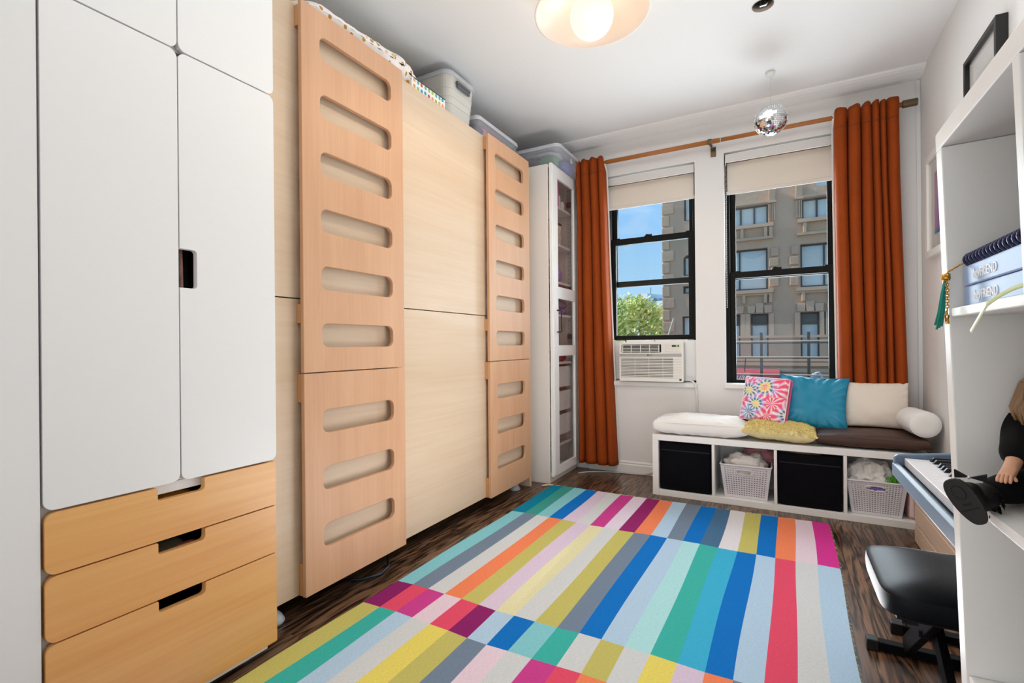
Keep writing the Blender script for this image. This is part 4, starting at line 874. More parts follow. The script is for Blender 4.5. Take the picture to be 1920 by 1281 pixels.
def curtain(label, top, bot, zb, amp_t, amp_b, ybot, nf, seed, flare, squeeze=False):
    """top/bot = (x0,x1); folds run down the cloth and loosen towards the hem"""
    zt = 2.523
    rc = random.Random(seed); wd = [rc.uniform(0.6, 1.5) for _ in range(nf)]; tot = sum(wd); cum = [0]
    for w_ in wd: cum.append(cum[-1] + w_ / tot)
    dep = [rc.uniform(0.75, 1.0) for _ in range(nf + 1)]
    def f(u, v):
        z = zb + (zt - zb) * v
        q = 1 - v
        x0 = top[0] + (bot[0] - top[0]) * q ** flare; x1 = top[1] + (bot[1] - top[1]) * q ** flare
        uu = min(0.9999, max(0, u + 0.010 * math.sin(3.1 * z + 9 * u + seed) * min(1, 3 * u, 3 * (1 - u))))
        k = 0
        while uu > cum[k + 1]: k += 1
        w = (uu - cum[k]) / (cum[k + 1] - cum[k])
        gap = dep[k] * (1 - w) + dep[k + 1] * w
        a = amp_t + (amp_b - amp_t) * min(1, q * 1.5)
        dd = min(w, 1 - w); gw = 0.10 + 0.05 * math.sin(k * 2.3 + seed); q5 = min(1, max(0, (dd - gw * 0.55) / (gw * 0.75))); h = q5 * q5 * (3 - 2 * q5) * (0.50 + 0.50 * math.sin(PI * min(0.5, dd)))
        yc = (YR - 0.012) * max(0, 1 - 5 * q) + ybot * min(1, 5 * q)
        if squeeze and z < 0.55: a *= max(0.45, 1 - (0.55 - z) * 5); yc = 3.832 + (yc - 3.832) * max(0, 1 - (0.55 - z) * 8)
        yy = yc + a * (1 - 2 * h) * (0.55 + 0.45 * gap)
        head = min(1, max(0, (z - 2.44) / 0.04))
        if head: yy = yy * (1 - head) + head * min(yy, YR - 0.021 - 0.012 * h)
        # the folds bulge over the gaps
        x = x0 + (x1 - x0) * (u + 0.55 * (w - 0.5 - (math.sin(PI * (w - 0.5)) * 0.5)) * (cum[k + 1] - cum[k]) * -1.2)
        zz = z + (0.014 * h * dep[k] - 0.010 + 0.004 * math.sin(u * 40 + seed)) * max(0, (z - 2.46) / 0.06)
        if v == 0: zz += 0.006 * h
        zz += 0.0
        return (x, min(yy + 0.0025 * fbm((u * 9, z * 5, seed)), 3.866), zz)
    t = thing('curtain', ((bot[0] + bot[1]) / 2, 3.80, zb), label, 'curtain')
    MB().grid(f, 200, 60).obj('velvet_panel', M_VELVET, t, smooth=True, solid=0.003)
    # rod pocket seam and the pale lining edge
    def g(u, v):
        p = f(u, (2.40 - zb) / (zt - zb) + v * 0.003)
        return (p[0], p[1] - 0.0025, p[2])
    MB().grid(g, 200, 1).obj('pocket_seam', mat('seam_thread', '#7a3208', 0.9), t, solid=0.001)
    def h(u, v):
        p = f(1.0 if seed == 1 else 0.0, v); s = 1 if seed == 1 else -1
        return (p[0] + s * 0.012 * u, min(3.867, p[1] + 0.003 + 0.004 * u), p[2])
    MB().grid(h, 2, 50).obj('lining_edge', mat('lining_white', '#dedad4', 0.9), t, smooth=True, solid=0.001)
curtain('rust velvet curtain hanging between the white cabinet and the air conditioner', (-1.457, -1.222), (-1.46, -1.150), 0.062, 0.048, 0.060, 3.800, 4, 1, 1.6)
curtain('rust velvet curtain hanging behind the cream pillow at right', (0.316, 0.648), (0.338, 0.700), 0.16, 0.048, 0.060, 3.800, 6, 6, 1.1, True)

# ------------------------------------------------------------------ window air conditioner
def aircon():
    t = thing('air_conditioner', (-0.875, 3.9, 0.7355), 'white window air conditioner set under the raised left sash', 'air conditioner')
    x0, x1, yf, z0, z1 = -1.120, -0.634, 3.800, 0.742, 1.046
    M_AC = mat('ac_white', '#e9e6df', 0.4)
    c = MB().box(x0 + 0.006, x1 - 0.006, yf + 0.035, 4.45, z0 + 0.006, z1 - 0.006).obj('casing', mat('ac_case', '#d9d7d1', 0.5), t, bevel=0.004)
    # front bezel with two openings
    V = (x0 + 0.016, -0.795, 0.966, 1.028); G = (x0 + 0.012, -0.708, 0.771, 0.924)
    o = rrect(x0, x1, z0, z1, 0.012, 4)
    holes = [rrect(V[0], V[1], V[2], V[3], 0.006, 3), [(G[0], G[2]), (G[1], G[2]), (G[1], G[3]), (G[0], G[3])]]
    plate('front_bezel', o, holes, yf, yf + 0.035, M_AC, t, plane='XZ', bevel=0.003)
    bx('vent_cavity', M_DARK, t, V[0] - 0.005, V[1] + 0.005, yf + 0.030, yf + 0.0345, V[2] - 0.004, V[3] + 0.004, bevel=0)
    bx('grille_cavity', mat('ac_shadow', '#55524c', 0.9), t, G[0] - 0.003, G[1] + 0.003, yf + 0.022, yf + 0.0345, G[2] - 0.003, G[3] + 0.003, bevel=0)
    n = 13; p = (G[3] - G[2]) / n
    for k in range(n):
        z = G[2] + k * p; bx('grille_slat', M_AC, t, G[0] + 0.0004, G[1] - 0.0004, yf + 0.002, yf + 0.016, z + 0.0018, z + p - 0.003, bevel=0.001)
    for q in (0.25, 0.5, 0.75):
        xq = G[0] + (G[1] - G[0]) * q * 1.07; bx('grille_rib', M_AC, t, xq - 0.0015, xq + 0.0015, yf + 0.016, yf + 0.021, G[2], G[3], bevel=0)
    for k in range(n):
        z = G[2] + k * p; bx('moulded_groove', mat('ac_groove', '#c3c0b9', 0.6), t, G[1] + 0.003, x1 - 0.014, yf - 0.0006, yf + 0.0, z - 0.0012, z + 0.0012, bevel=0)
    for k in range(5):
        z = V[2] + 0.006 + k * 0.0118; bx('louver', M_AC, t, V[0] + 0.008, V[1] - 0.012, yf + 0.006, yf + 0.022, z, z + 0.004, bevel=0.001)
    for q in (0.0, 0.24, 0.49, 0.73, 0.97):
        xq = V[0] + 0.006 + (V[1] - V[0] - 0.02) * q; bx('louver_post', M_AC, t, xq, xq + 0.004, yf + 0.004, yf + 0.020, V[2] + 0.003, V[3] - 0.003, bevel=0.0005)
    bd = bx('badge_strip', mat('ac_silver', '#aaa9a6', 0.35, metal=0.2), t, x0 + 0.003, x1 - 0.012, yf - 0.004, yf - 0.0003, 0.934, 0.956, bevel=0.001)
    mk = mat('ac_logo', '#3a3a40', 0.4)
    MB().lathe([(0.0, 0.0), (0.0062, 0.0), (0.0062, 0.001), (0.0, 0.001)], (0, 0, 0), 18, T=Matrix.Translation((-0.894, yf - 0.0041, 0.945)) @ Matrix.Rotation(PI / 2, 4, 'X')).obj('round_logo', mk, bd)
    text_obj('logo_letters', 'LG', 0.017, Matrix.Translation((-0.884, yf - 0.0045, 0.939)) @ Matrix.Rotation(PI / 2, 4, 'X'), mk, bd)
    text_obj('filter_mark', 'rf', 0.010, Matrix.Translation((-1.10, yf - 0.0045, 0.942)) @ Matrix.Rotation(PI / 2, 4, 'X'), mat('ac_mark', '#8a8a8a', 0.5), bd)
    cp = bx('control_panel', mat('ac_panel', '#e3dfd8', 0.35), t, -0.784, x1 - 0.016, yf - 0.0025, yf - 0.0003, 0.962, 1.032, bevel=0.0008)
    dp = bx('display', M_BLACKP, cp, -0.716, -0.664, yf - 0.0040, yf - 0.0028, 1.008, 1.022, bevel=0)
    text_obj('display_digits', '70', 0.0145, Matrix.Translation((-0.688, yf - 0.0045, 1.0095)) @ Matrix.Rotation(PI / 2, 4, 'X'), mat('green_led', '#58e020', 0.5, emit='#6cf020', estr=1.6), dp)
    text_obj('display_mark', 'Cool', 0.006, Matrix.Translation((-0.710, yf - 0.0045, 1.0125)) @ Matrix.Rotation(PI / 2, 4, 'X'), mat('grey_led', '#9a9aa0', 0.5), dp)
    for (xq, zq, w) in ((-0.756, 1.017, .012), (-0.735, 1.017, .012), (-0.756, 1.004, .012), (-0.756, 0.993, .012), (-0.735, 0.993, .012), (-0.708, 0.992, .018), (-0.688, 0.992, .008), (-0.672, 0.992, .008), (-0.758, 0.973, .016), (-0.736, 0.973, .016), (-0.712, 0.973, .016), (-0.684, 0.973, .018)):
        bx('button', mat('ac_button', '#d2ccc6', 0.5), cp, xq - w / 2, xq + w / 2, yf - 0.0032, yf - 0.0026, zq - 0.0025, zq + 0.0025, bevel=0)
    bx('energy_label', M_BLACKP, t, -0.664, -0.648, yf - 0.0008, yf - 0.0003, 0.754, 0.767, bevel=0)
    fl_ = bx('top_flange', M_TRIM, t, -1.098, -0.628, 3.935, 3.960, 1.0465, 1.064, bevel=0.001)
    MB().tube([(-0.872, 3.9349, 1.056), (-0.872, 3.931, 1.056)], 0.004, 10).obj('screw', M_BLACKP, fl_)
    for (a, b) in ((-1.2555, -1.1145), (-0.6395, -0.5545)):
        o = MB().box(a, b, 3.905, 3.950, 0.752, 1.058).obj('filler_board', M_WALL, bevel=0.003); tag(o, 'white filler board left of the air conditioner' if a < -1 else 'white filler board right of the air conditioner', 'filler board')
    c = MB().tube([(-0.632, 3.85, 0.752), (-0.60, 3.846, 0.757), (-0.572, 3.840, 0.748), (-0.558, 3.836, 0.725), (-0.552, 3.836, 0.69), (-0.546, 3.856, 0.60), (-0.549, 3.860, 0.48), (-0.560, 3.858, 0.35), (-0.56, 3.852, 0.16), (-0.60, 3.83, 0.02), (-0.70, 3.81, 0.007), (-0.86, 3.79, 0.007)], 0.0055, 10).obj('power_cord', mat('cord_white', '#e4e2de', 0.5), smooth=True); tag(c, 'white power cord hanging down from the air conditioner to floor', 'cord')
    c = MB().tube([(-1.42, 3.66, 0.006), (-1.36, 3.74, 0.006), (-1.24, 3.80, 0.006), (-1.12, 3.826, 0.006), (-1.0, 3.832, 0.006), (-0.93, 3.838, 0.009), (-0.875, 3.847, 0.03), (-0.84, 3.850, 0.045)], 0.005, 8).obj('floor_cord', mat('cord_grey', '#b9b6b0', 0.5), smooth=True); tag(c, 'pale cord lying on the floor along the far baseboard', 'cord')
aircon()

# ------------------------------------------------------------------ low white cube bench and what it holds
def bench():
    t = thing('cube_shelf_bench', (-0.03, 3.59, 0), 'low white four cube shelf used as window bench', 'bench')
    x0, x1, y0, y1, H = -0.775, 0.711, 3.395, 3.745, 0.414
    bx('top_board', M_WHITE, t, x0, x1, y0, y1, H - 0.040, H); bx('bottom_board', M_WHITE, t, x0 + 0.0405, x1 - 0.0405, y0, y1, 0.0, 0.039)
    for a in (x0, x1 - 0.040): bx('side_board', M_WHITE, t, a, a + 0.040, y0, y1, 0.0, H - 0.0405)
    dv = []
    w = (x1 - x0 - 0.08 - 3 * 0.017) / 4
    for k in (1, 2, 3):
        a = x0 + 0.04 + k * w + (k - 1) * 0.017; bx('divider', M_WHITE, t, a, a + 0.017, y0 + 0.001, y1, 0.0395, H - 0.0405); dv.append(a)
    bx('back_edge', M_WALL, t, x0 + 0.0405, x1 - 0.0405, y1 - 0.004, y1 - 0.001, 0.0395, H - 0.0405, bevel=0)
    cells = [x0 + 0.04] + [d + 0.017 for d in dv]
    # black fabric boxes
    for k, lb in ((0, 'black fabric box in the leftmost bench cube'), (2, 'black fabric box in the third bench cube between two baskets')):
        a = cells[k] + (0.008 if k == 0 else 0.006); b = cells[k] + w - 0.006
        f = thing('fabric_box', ((a + b) / 2, 3.57, 0.0395), lb, 'box', 'black fabric storage boxes')
        def fr(u, v, a=a, b=b):
            x = a + (b - a) * u; e = min(1, 8 * u, 8 * (1 - u), 8 * v + 0.2)
            return (x, y0 + 0.022 - 0.010 * e * math.sin(PI * u) ** 0.5 * (1 - 0.6 * v) + 0.003 * fbm((x * 9, v * 5, k)), 0.041 + 0.325 * v - (0.006 * math.sin(PI * u) if k == 2 and v > 0.9 else 0) + (0.02 * max(0, abs(2 * u - 1) - 0.93) * 10 * (1 - v) if v < 0.15 else 0))
        MB().grid(fr, 24, 20).obj('front_panel', M_BLKFAB, f, smooth=True, solid=0.003)
        zt_ = 0.366 if k == 0 else 0.358
        m = MB(); m.box(a, a + 0.004, y0 + 0.026, 3.735, 0.041, zt_).box(b - 0.004, b, y0 + 0.026, 3.735, 0.041, zt_).box(a + 0.004, b - 0.004, 3.731, 3.735, 0.041, zt_).box(a + 0.004, b - 0.004, y0 + 0.026, 3.731, 0.041, 0.045)
        m.obj('side_panels', M_BLKFAB, f)
        bx('top_hem', mat('navy_hem', '#0d0e18', 0.85), f, a + 0.006, b - 0.006, y0 + 0.0125, y0 + 0.0155, zt_ - 0.06, zt_ - 0.052, bevel=0.001)
    cx = cells[2]
    o = blob((cx + w * 0.36, 3.50, 0.352), (0.11, 0.06, 0.014), 0.2, 2, 61, 20, 10).obj('peach_cloth', mat('peach_cloth', '#b58d7c', 0.9), smooth=True); tag(o, 'peach cloth peeking over the black box in third cube', 'cloth')
    # perforated plastic baskets
    def basket(a, b, zt_, lb, nx, nz_):
        f = thing('plastic_basket', ((a + b) / 2, 3.56, 0.0395), lb, 'basket', 'white perforated plastic baskets')
        ya, yb_ = y0 + 0.020, 3.70; z0_, z1_ = 0.041, zt_; tp = 0.024
        def side(p0, p1, n, handle):
            q = MB()
            def pt(u, v):
                ins = tp * (1 - v); x = p0[0] + (p1[0] - p0[0]) * u; y = p0[1] + (p1[1] - p0[1]) * u
                cxm, cym = (a + b) / 2, (ya + yb_) / 2
                x = cxm + (x - cxm) * (1 - 2 * ins / (b - a)); y = cym + (y - cym) * (1 - 2 * ins / (yb_ - ya))
                return Vector((x, y, z0_ + (z1_ - z0_) * v))
            hz0, hz1, hu0, hu1 = 0.70, 0.86, 0.30, 0.66
            for j in range(nz_):
                for i in range(n):
                    u0, u1, v0, v1 = i / n, (i + 1) / n, j / nz_, (j + 1) / nz_
                    uc, vc = (u0 + u1) / 2, (v0 + v1) / 2
                    if handle and ((uc - 0.48) / 0.19) ** 2 + ((vc - 0.80) / 0.085) ** 2 < 1.25:
                        if ((uc - 0.48) / 0.17) ** 2 + ((vc - 0.80) / 0.065) ** 2 < 1: continue
                        c4 = [pt(u0, v0), pt(u1, v0), pt(u1, v1), pt(u0, v1)]; q.add(c4, [(0, 1, 2, 3)]); continue
                    solid_ = j == 0 or j == nz_ - 1 or i == 0 or i == n - 1
                    c4 = [pt(u0, v0), pt(u1, v0), pt(u1, v1), pt(u0, v1)]
                    if solid_: q.add(c4, [(0, 1, 2, 3)]); continue
                    du, dv_ = (u1 - u0), (v1 - v0)
                    sh = 0.0
                    h4 = [pt(u0 + du * .24, v0 + dv_ * .30), pt(u1 - du * .24, v0 + dv_ * .30), pt(u1 - du * .24, v1 - dv_ * .30), pt(u0 + du * .24, v1 - dv_ * .30)]
                    q.add(c4 + h4, [(0, 1, 5, 4), (1, 2, 6, 5), (2, 3, 7, 6), (3, 0, 4, 7)])
            o = q.obj('basket_wall', M_BASKET, f, solid=0.003, recalc=False)
            if handle:
                pts = []
                for k in range(24):
                    th = 2 * PI * k / 24; p = pt(0.48 + 0.185 * math.copysign(abs(math.cos(th)) ** 0.7, math.cos(th)), 0.80 + 0.075 * math.copysign(abs(math.sin(th)) ** 0.8, math.sin(th))); pts.append(p + Vector((0, -0.001, 0)))
                MB().tube(pts, 0.0035, 6, closed=True).obj('handle_rim', M_BASKET, o, smooth=True)
        side((a, ya), (b, ya), nx, True); side((b, yb_), (a, yb_), nx, False); side((a, yb_), (a, ya), nx, False); side((b, ya), (b, yb_), nx, False)
        r = [(x, y, zt_) for x, y in rrect(a - 0.002, b + 0.002, ya - 0.002, yb_ + 0.002, 0.014, 4)]
        MB().tube(r, 0.0055, 8, closed=True).obj('basket_rim', M_BASKET, f, smooth=True)
        bx('basket_floor', M_BASKET, f, a + tp, b - tp, ya + tp, yb_ - tp, 0.0395, 0.0425)
        MB().box(a + tp + 0.004, b - tp - 0.004, ya + tp + 0.006, yb_ - tp - 0.006, 0.05, 0.06).obj('hole_shade_base', mat('hole_shade_grey', '#5c5a62', 0.9), f)  # dark grey sheet, shade at the basket bottom put into colour
        MB().hexa([(a + tp + 0.004, ya + tp + 0.004, 0.061), (b - tp - 0.004, ya + tp + 0.004, 0.061), (b - tp - 0.004, yb_ - tp - 0.004, 0.061), (a + tp + 0.004, yb_ - tp - 0.004, 0.061)], [(a + 0.010, ya + 0.010, zt_ - 0.075), (b - 0.010, ya + 0.010, zt_ - 0.075), (b - 0.010, yb_ - 0.010, zt_ - 0.075), (a + 0.010, yb_ - 0.010, zt_ - 0.075)]).obj('hole_shade_block', mat('hole_shade_grey', '#5c5a62', 0.9), f)  # added dark block, paints the shade seen through the basket holes
        return f
    basket(-0.346, -0.056, 0.250, 'white perforated basket of white fluff in the second bench cube', 18, 15)
    basket(0.334, 0.612, 0.235, 'white perforated basket of white cloth in the rightmost bench cube', 20, 17)
    def it(mb, name, m, label, cat, **k): o = mb.obj(name, m, **k); tag(o, label, cat)
    it(blob((-0.205, 3.52, 0.205), (0.125, 0.085, 0.105), 0.22, 2.6, 71, 48, 30), 'fluffy_cloth', mat('white_fluff', '#e2dcd6', 0.95, bump=0.8, bscale=60, bdist=0.006), 'white fluffy fabric heaped in the second cube basket', 'cloth', smooth=True)
    it(blob((-0.135, 3.63, 0.27), (0.095, 0.055, 0.065), 0.18, 3.0, 72, 40, 26), 'fluffy_pillow', mat('pink_fluff', '#c98a92', 0.95, bump=1.0, bscale=80, bdist=0.008), 'dusty pink fluffy pillow behind the white fluff in basket', 'pillow', smooth=True)
    def towel(u, v):
        th, ph = 2 * PI * u, PI * v
        d = Vector((math.sin(ph) * math.cos(th), math.sin(ph) * math.sin(th), math.cos(ph)))
        n1 = fbm(d * 2.0 + Vector((4, 1, 7)), 3); rg = 1 - abs(fbm(d * 2.6 + Vector((1, 9, 3)), 2)) * 1.5
        k = 0.85 + 0.18 * n1 + 0.20 * rg
        return (0.455 + 0.118 * d.x * k, 3.53 + 0.10 * d.y * k, 0.222 + 0.12 * d.z * k)
    it(MB().grid(towel, 90, 56), 'crumpled_towel', mat('white_towel', '#e6e3de', 0.95), 'white crumpled towels heaped in the rightmost cube basket', 'towel', smooth=True)
    g = MB(); rr = random.Random(9)
    for i in range(11):
        for j in range(8):
            x = 0.515 + i * 0.0078 + rr.uniform(-.002, .002); y = 3.43 + j * 0.009; h = 0.262 - 0.004 * abs(i - 5)
            g.tube([(x, y, 0.205), (x + rr.uniform(-.012, .012), y + rr.uniform(-.01, .006), h + rr.uniform(-.012, .012))], [0.0022, 0.0014], 4)
    g.box(0.512, 0.600, 3.425, 3.50, 0.19, 0.206)
    it(g, 'grass_mat', mat('plastic_grass', '#5fae2c', 0.5), 'bright green bristly grass mat in the rightmost basket', 'mat')
    it(MB().tube([(0.445, 3.436, 0.197), (0.505, 3.436, 0.192), (0.520, 3.438, 0.19)], [0.016, 0.016, 0.008], 14), 'purple_tube', mat('purple_plastic', '#7a5ab0', 0.4), 'purple tube seen through the rightmost basket handle', 'tube', smooth=False, bevel=0.002)
    pk = thing('pink_package', (0.643, 3.52, 0.0395), 'pale pink wrapped package standing right of the last basket', 'package')
    def pf(u, v):
        th = 2 * PI * u; c, s = math.cos(th), math.sin(th); q = 0.6
        e = 1 - 0.18 * abs(2 * v - 1) ** 6
        return (0.6435 + 0.026 * math.copysign(abs(c) ** 0.4, c) * e + 0.002 * fbm((v * 6, c * 2, s)), 3.53 + 0.09 * math.copysign(abs(s) ** 0.4, s) * e, 0.043 + 0.178 * v + 0.003 * fbm((c * 3, s * 3, v * 4)))
    MB().grid(pf, 40, 20).obj('wrapping', mat('pink_film', '#dfb0ae', 0.35, var=0.08, vscale=20), pk, smooth=True)
    MB().box(0.624, 0.664, 3.46, 3.60, 0.221, 0.226).obj('folded_end', mat('pink_film2', '#d39a9c', 0.35), pk, bevel=0.002); MB().box(0.624, 0.664, 3.46, 3.60, 0.0395, 0.0425).obj('base_fold', mat('pink_film2', '#d39a9c', 0.35), pk, bevel=0.001)
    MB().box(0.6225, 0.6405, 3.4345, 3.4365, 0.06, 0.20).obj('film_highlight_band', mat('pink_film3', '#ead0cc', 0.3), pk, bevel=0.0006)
bench()

# ------------------------------------------------------------------ cushions on the bench
def cushions():
    ZB = 0.4145
    def put(mb, name, mats, label, cat, group=None, **k):
        o = mb.obj(name, mats, smooth=True, **k); weld(o); tag(o, label, cat, group); return o
    T = Matrix.Translation((-0.478, 3.568, ZB + 0.060)) @ Matrix.Rotation(0.012, 4, 'Z')
    c = thing('seat_cushion', (-0.478, 3.57, ZB), 'white boxy seat cushion at the left end of the bench', 'cushion')
    o = pillow(0.585, 0.365, 0.092, T, 34, 0.36, 0.035, 0.009, 3, 6, gusset=0.044, zmin=ZB).obj('cover', [mat('white_cotton', '#eceae6', 0.85, bump=0.1, bscale=300)] * 2, c, smooth=True); weld(o)
    seam = [T @ Vector((x, y, 0.024)) for x, y in rrect(-0.289, 0.289, -0.179, 0.179, 0.012, 4)]
    MB().tube(seam, 0.0016, 5, closed=True).obj('piping', mat('white_cotton', '#eceae6', 0.85), c, smooth=True)
    # yellow shag pillow
    c = thing('shag_pillow', (-0.01, 3.52, ZB), 'yellow shaggy pillow lying flat between white and brown cushions', 'pillow')
    T = Matrix.Translation((-0.012, 3.535, ZB + 0.060)) @ Matrix.Rotation(-0.04, 4, 'Z') @ Matrix.Rotation(0.03, 4, 'Y') @ Matrix.Rotation(0.02, 4, 'X')
    mb = pillow(0.395, 0.33, 0.115, T, 26, 0.36, 0.05, 0.008, 5, 6)
    o = mb.obj('cover', mat('pale_yellow_cloth', '#e3d6a0', 0.9), c, smooth=True); weld(o)
    sh = MB(); rr = random.Random(4); pl = mb
    N = 27
    for k in range(5200):
        u, v = rr.random(), rr.random(); i = u * 26; j = v * 26; a = int(i); b = int(j)
        q = [pl.v[b * N + a], pl.v[b * N + a + 1], pl.v[(b + 1) * N + a + 1], pl.v[(b + 1) * N + a]]
        p = q[0].lerp(q[1], i - a).lerp(q[3].lerp(q[2], i - a), j - b)
        n = (q[1] - q[0]).cross(q[3] - q[0]); n = n.normalized() if n.length > 1e-9 else Vector((0, 0, 1))
        d = (n + Vector((rr.gauss(0, .55), rr.gauss(0, .55) - 0.15, rr.gauss(0, .4)))).normalized()
        L = rr.uniform(0.012, 0.020); a1 = d.orthogonal().normalized() * 0.0024; b1 = d.cross(a1).normalized() * 0.0024
        m_ = p + d * L * 0.6; e_ = p + d * L + Vector((0, 0, -0.003))
        sh.add([p - a1, p + a1, p + b1, m_ - a1, m_ + a1, m_ + b1, e_], [(0, 1, 4, 3), (1, 2, 5, 4), (2, 0, 3, 5), (3, 4, 6), (4, 5, 6), (5, 3, 6)])
    sh.obj('shag_pile', mat('yellow_yarn', '#ffe9a4', 0.9, var=0.08, vscale=25), c, kind='stuff', recalc=False)
    # tie-dye pillow: printed spiral pattern
    def tie(n, l, b):
        tcn = n.new('ShaderNodeTexCoord'); vor = n.new('ShaderNodeTexVoronoi'); vor.inputs['Scale'].default_value = 8.2; vor.inputs['Randomness'].default_value = 0.75
        mpn = n.new('ShaderNodeMapping'); mpn.inputs['Location'].default_value = (3.3, 1.7, 0); mpn.inputs['Scale'].default_value = (1, 1, 0.0); l.new(tcn.outputs['Object'], mpn.inputs[0]); l.new(mpn.outputs[0], vor.inputs[0])
        sc_ = n.new('ShaderNodeVectorMath'); sc_.operation = 'SCALE'; sc_.inputs['Scale'].default_value = 1.0
        sub = n.new('ShaderNodeVectorMath'); sub.operation = 'SUBTRACT'; l.new(mpn.outputs[0], sub.inputs[0]); l.new(vor.outputs['Position'], sub.inputs[1])
        sx = n.new('ShaderNodeSeparateXYZ'); l.new(sub.outputs[0], sx.inputs[0])
        at = n.new('ShaderNodeMath'); at.operation = 'ARCTAN2'; l.new(sx.outputs[1], at.inputs[0]); l.new(sx.outputs[0], at.inputs[1])
        ln = n.new('ShaderNodeVectorMath'); ln.operation = 'LENGTH'; l.new(sub.outputs[0], ln.inputs[0])
        m1 = n.new('ShaderNodeMath'); m1.operation = 'MULTIPLY_ADD'; m1.inputs[1].default_value = 11.0; l.new(at.outputs[0], m1.inputs[0])
        m2 = n.new('ShaderNodeMath'); m2.operation = 'MULTIPLY'; m2.inputs[1].default_value = 28.0; l.new(ln.outputs['Value'], m2.inputs[0]); l.new(m2.outputs[0], m1.inputs[2])
        sn = n.new('ShaderNodeMath'); sn.operation = 'SINE'; l.new(m1.outputs[0], sn.inputs[0])
        gt = n.new('ShaderNodeMapRange'); gt.inputs['From Min'].default_value = -1.0; gt.inputs['From Max'].default_value = 0.5; nz9 = n.new('ShaderNodeTexNoise'); nz9.inputs['Scale'].default_value = 38; l.new(tcn.outputs['Object'], nz9.inputs[0]); a9 = n.new('ShaderNodeMath'); a9.operation = 'MULTIPLY_ADD'; a9.inputs[1].default_value = 2.4; l.new(nz9.outputs[0], a9.inputs[0]); l.new(sn.outputs[0], a9.inputs[2]); a8 = n.new('ShaderNodeMath'); a8.operation = 'SUBTRACT'; a8.inputs[1].default_value = 1.1; l.new(a9.outputs[0], a8.inputs[0]); l.new(a8.outputs[0], gt.inputs[0])
        nzn = n.new('ShaderNodeTexNoise'); nzn.inputs['Scale'].default_value = 16; l.new(tcn.outputs['Object'], nzn.inputs[0])
        ad = n.new('ShaderNodeMath'); ad.operation = 'MULTIPLY_ADD'; ad.inputs[1].default_value = 11.5; l.new(ln.outputs['Value'], ad.inputs[0]); 
        s2 = n.new('ShaderNodeMath'); s2.operation = 'MULTIPLY_ADD'; s2.inputs[1].default_value = 0.5; s2.inputs[2].default_value = -0.25; l.new(nzn.outputs[0], s2.inputs[0]); l.new(s2.outputs[0], ad.inputs[2])
        rp = n.new('ShaderNodeValToRGB'); el = rp.color_ramp.elements
        cols = [(0.0, '#e2485e'), (0.20, '#f06a50'), (0.33, '#f5cf52'), (0.42, '#cfd67a'), (0.50, '#1b4684'), (0.60, '#8fb8e0'), (0.70, '#d77ac0'), (0.84, '#f0587c')]
        while len(el) < len(cols): el.new(0.5)
        for q, (p_, c_) in enumerate(cols): el[q].position = p_; el[q].color = (*srgb(c_), 1)
        l.new(ad.outputs[0], rp.inputs[0])
        mx = n.new('ShaderNodeMix'); mx.data_type = 'RGBA'; mx.inputs['A'].default_value = (*srgb('#efe6e6'), 1); l.new(gt.outputs[0], mx.inputs['Factor']); l.new(rp.outputs[0], mx.inputs['B'])
        l.new(mx.outputs['Result'], b.inputs['Base Color'])
    M_TIE = pattern('tie_dye_print', tie, 0.9)
    M_PINK = mat('hot_pink_cloth', '#f0699c', 0.85)
    BL, BR, TL = Vector((-0.222, 3.590, 0.528)), Vector((-0.012, 3.520, 0.520)), Vector((-0.205, 3.690, 0.792))
    cen = BL + (BR - BL) / 2 + (TL - BL) / 2 + Vector((0.022, -0.01, 0))
    c = thing('tie_dye_pillow', tuple(cen), 'square tie-dye pillow with pink sides leaning on window wall', 'pillow')
    T = frame3(cen, BR - BL + Vector((0.02, 0, 0)), TL - BL)
    c.matrix_basis = T
    mb = pillow(0.272, 0.292, 0.06, T, 24, 0.38, 0.03, 0.003, 8, 8, gusset=0.052)
    o = mb.obj('printed_cover', [M_TIE, M_PINK], c, smooth=True); weld(o)
    for sg in (0.026, -0.026):
        MB().tube([T @ Vector((x, y, sg)) for x, y in rrect(-0.134, 0.134, -0.144, 0.144, 0.01, 4)], 0.003, 6, closed=True).obj('piping', mat('white_piping', '#eee8e6', 0.8) if sg > 0 else M_PINK, c, smooth=True)
    def leaning(name, label, BL, BR, TL, w, h, t_, m, seed, wr, pinch, pp=None):
        cen = Vector(BL) + (Vector(BR) - Vector(BL)) / 2 + (Vector(TL) - Vector(BL)) / 2
        T = frame3(cen, Vector(BR) - Vector(BL), Vector(TL) - Vector(BL))
        c = thing(name, tuple(cen), label, 'pillow')
        o = pillow(w, h, t_, T, 34, 0.42, pinch, wr, seed, 5).obj('cover', m, c, smooth=True); weld(o)
        if pp:
            n = 24; pts = []
            for s_ in range(4):
                for k in range(n):
                    a = -1 + 2 * k / n
                    x, y = ((a, -1), (1, a), (-a, 1), (-1, -a))[s_]
                    x = math.sin(x * PI / 2) * .5 + x * .5; y = math.sin(y * PI / 2) * .5 + y * .5
                    pts.append(T @ Vector((x * w / 2 * (1 - pinch * (1 - y * y) * abs(x)), y * h / 2 * (1 - pinch * (1 - x * x) * abs(y)), 0)))
            MB().tube(pts, 0.003, 6, closed=True).obj('seam_piping', pp, c, smooth=True)
    leaning('teal_pillow', 'teal blue pillow leaning between tie-dye and cream pillows', (0.030, 3.600, 0.505), (0.335, 3.585, 0.488), (0.020, 3.738, 0.815), 0.385, 0.350, 0.095, mat('teal_satin', '#0d86a8', 0.42, sheen=0.3), 12, 0.018, 0.09, mat('teal_piping', '#0a6f90', 0.5))
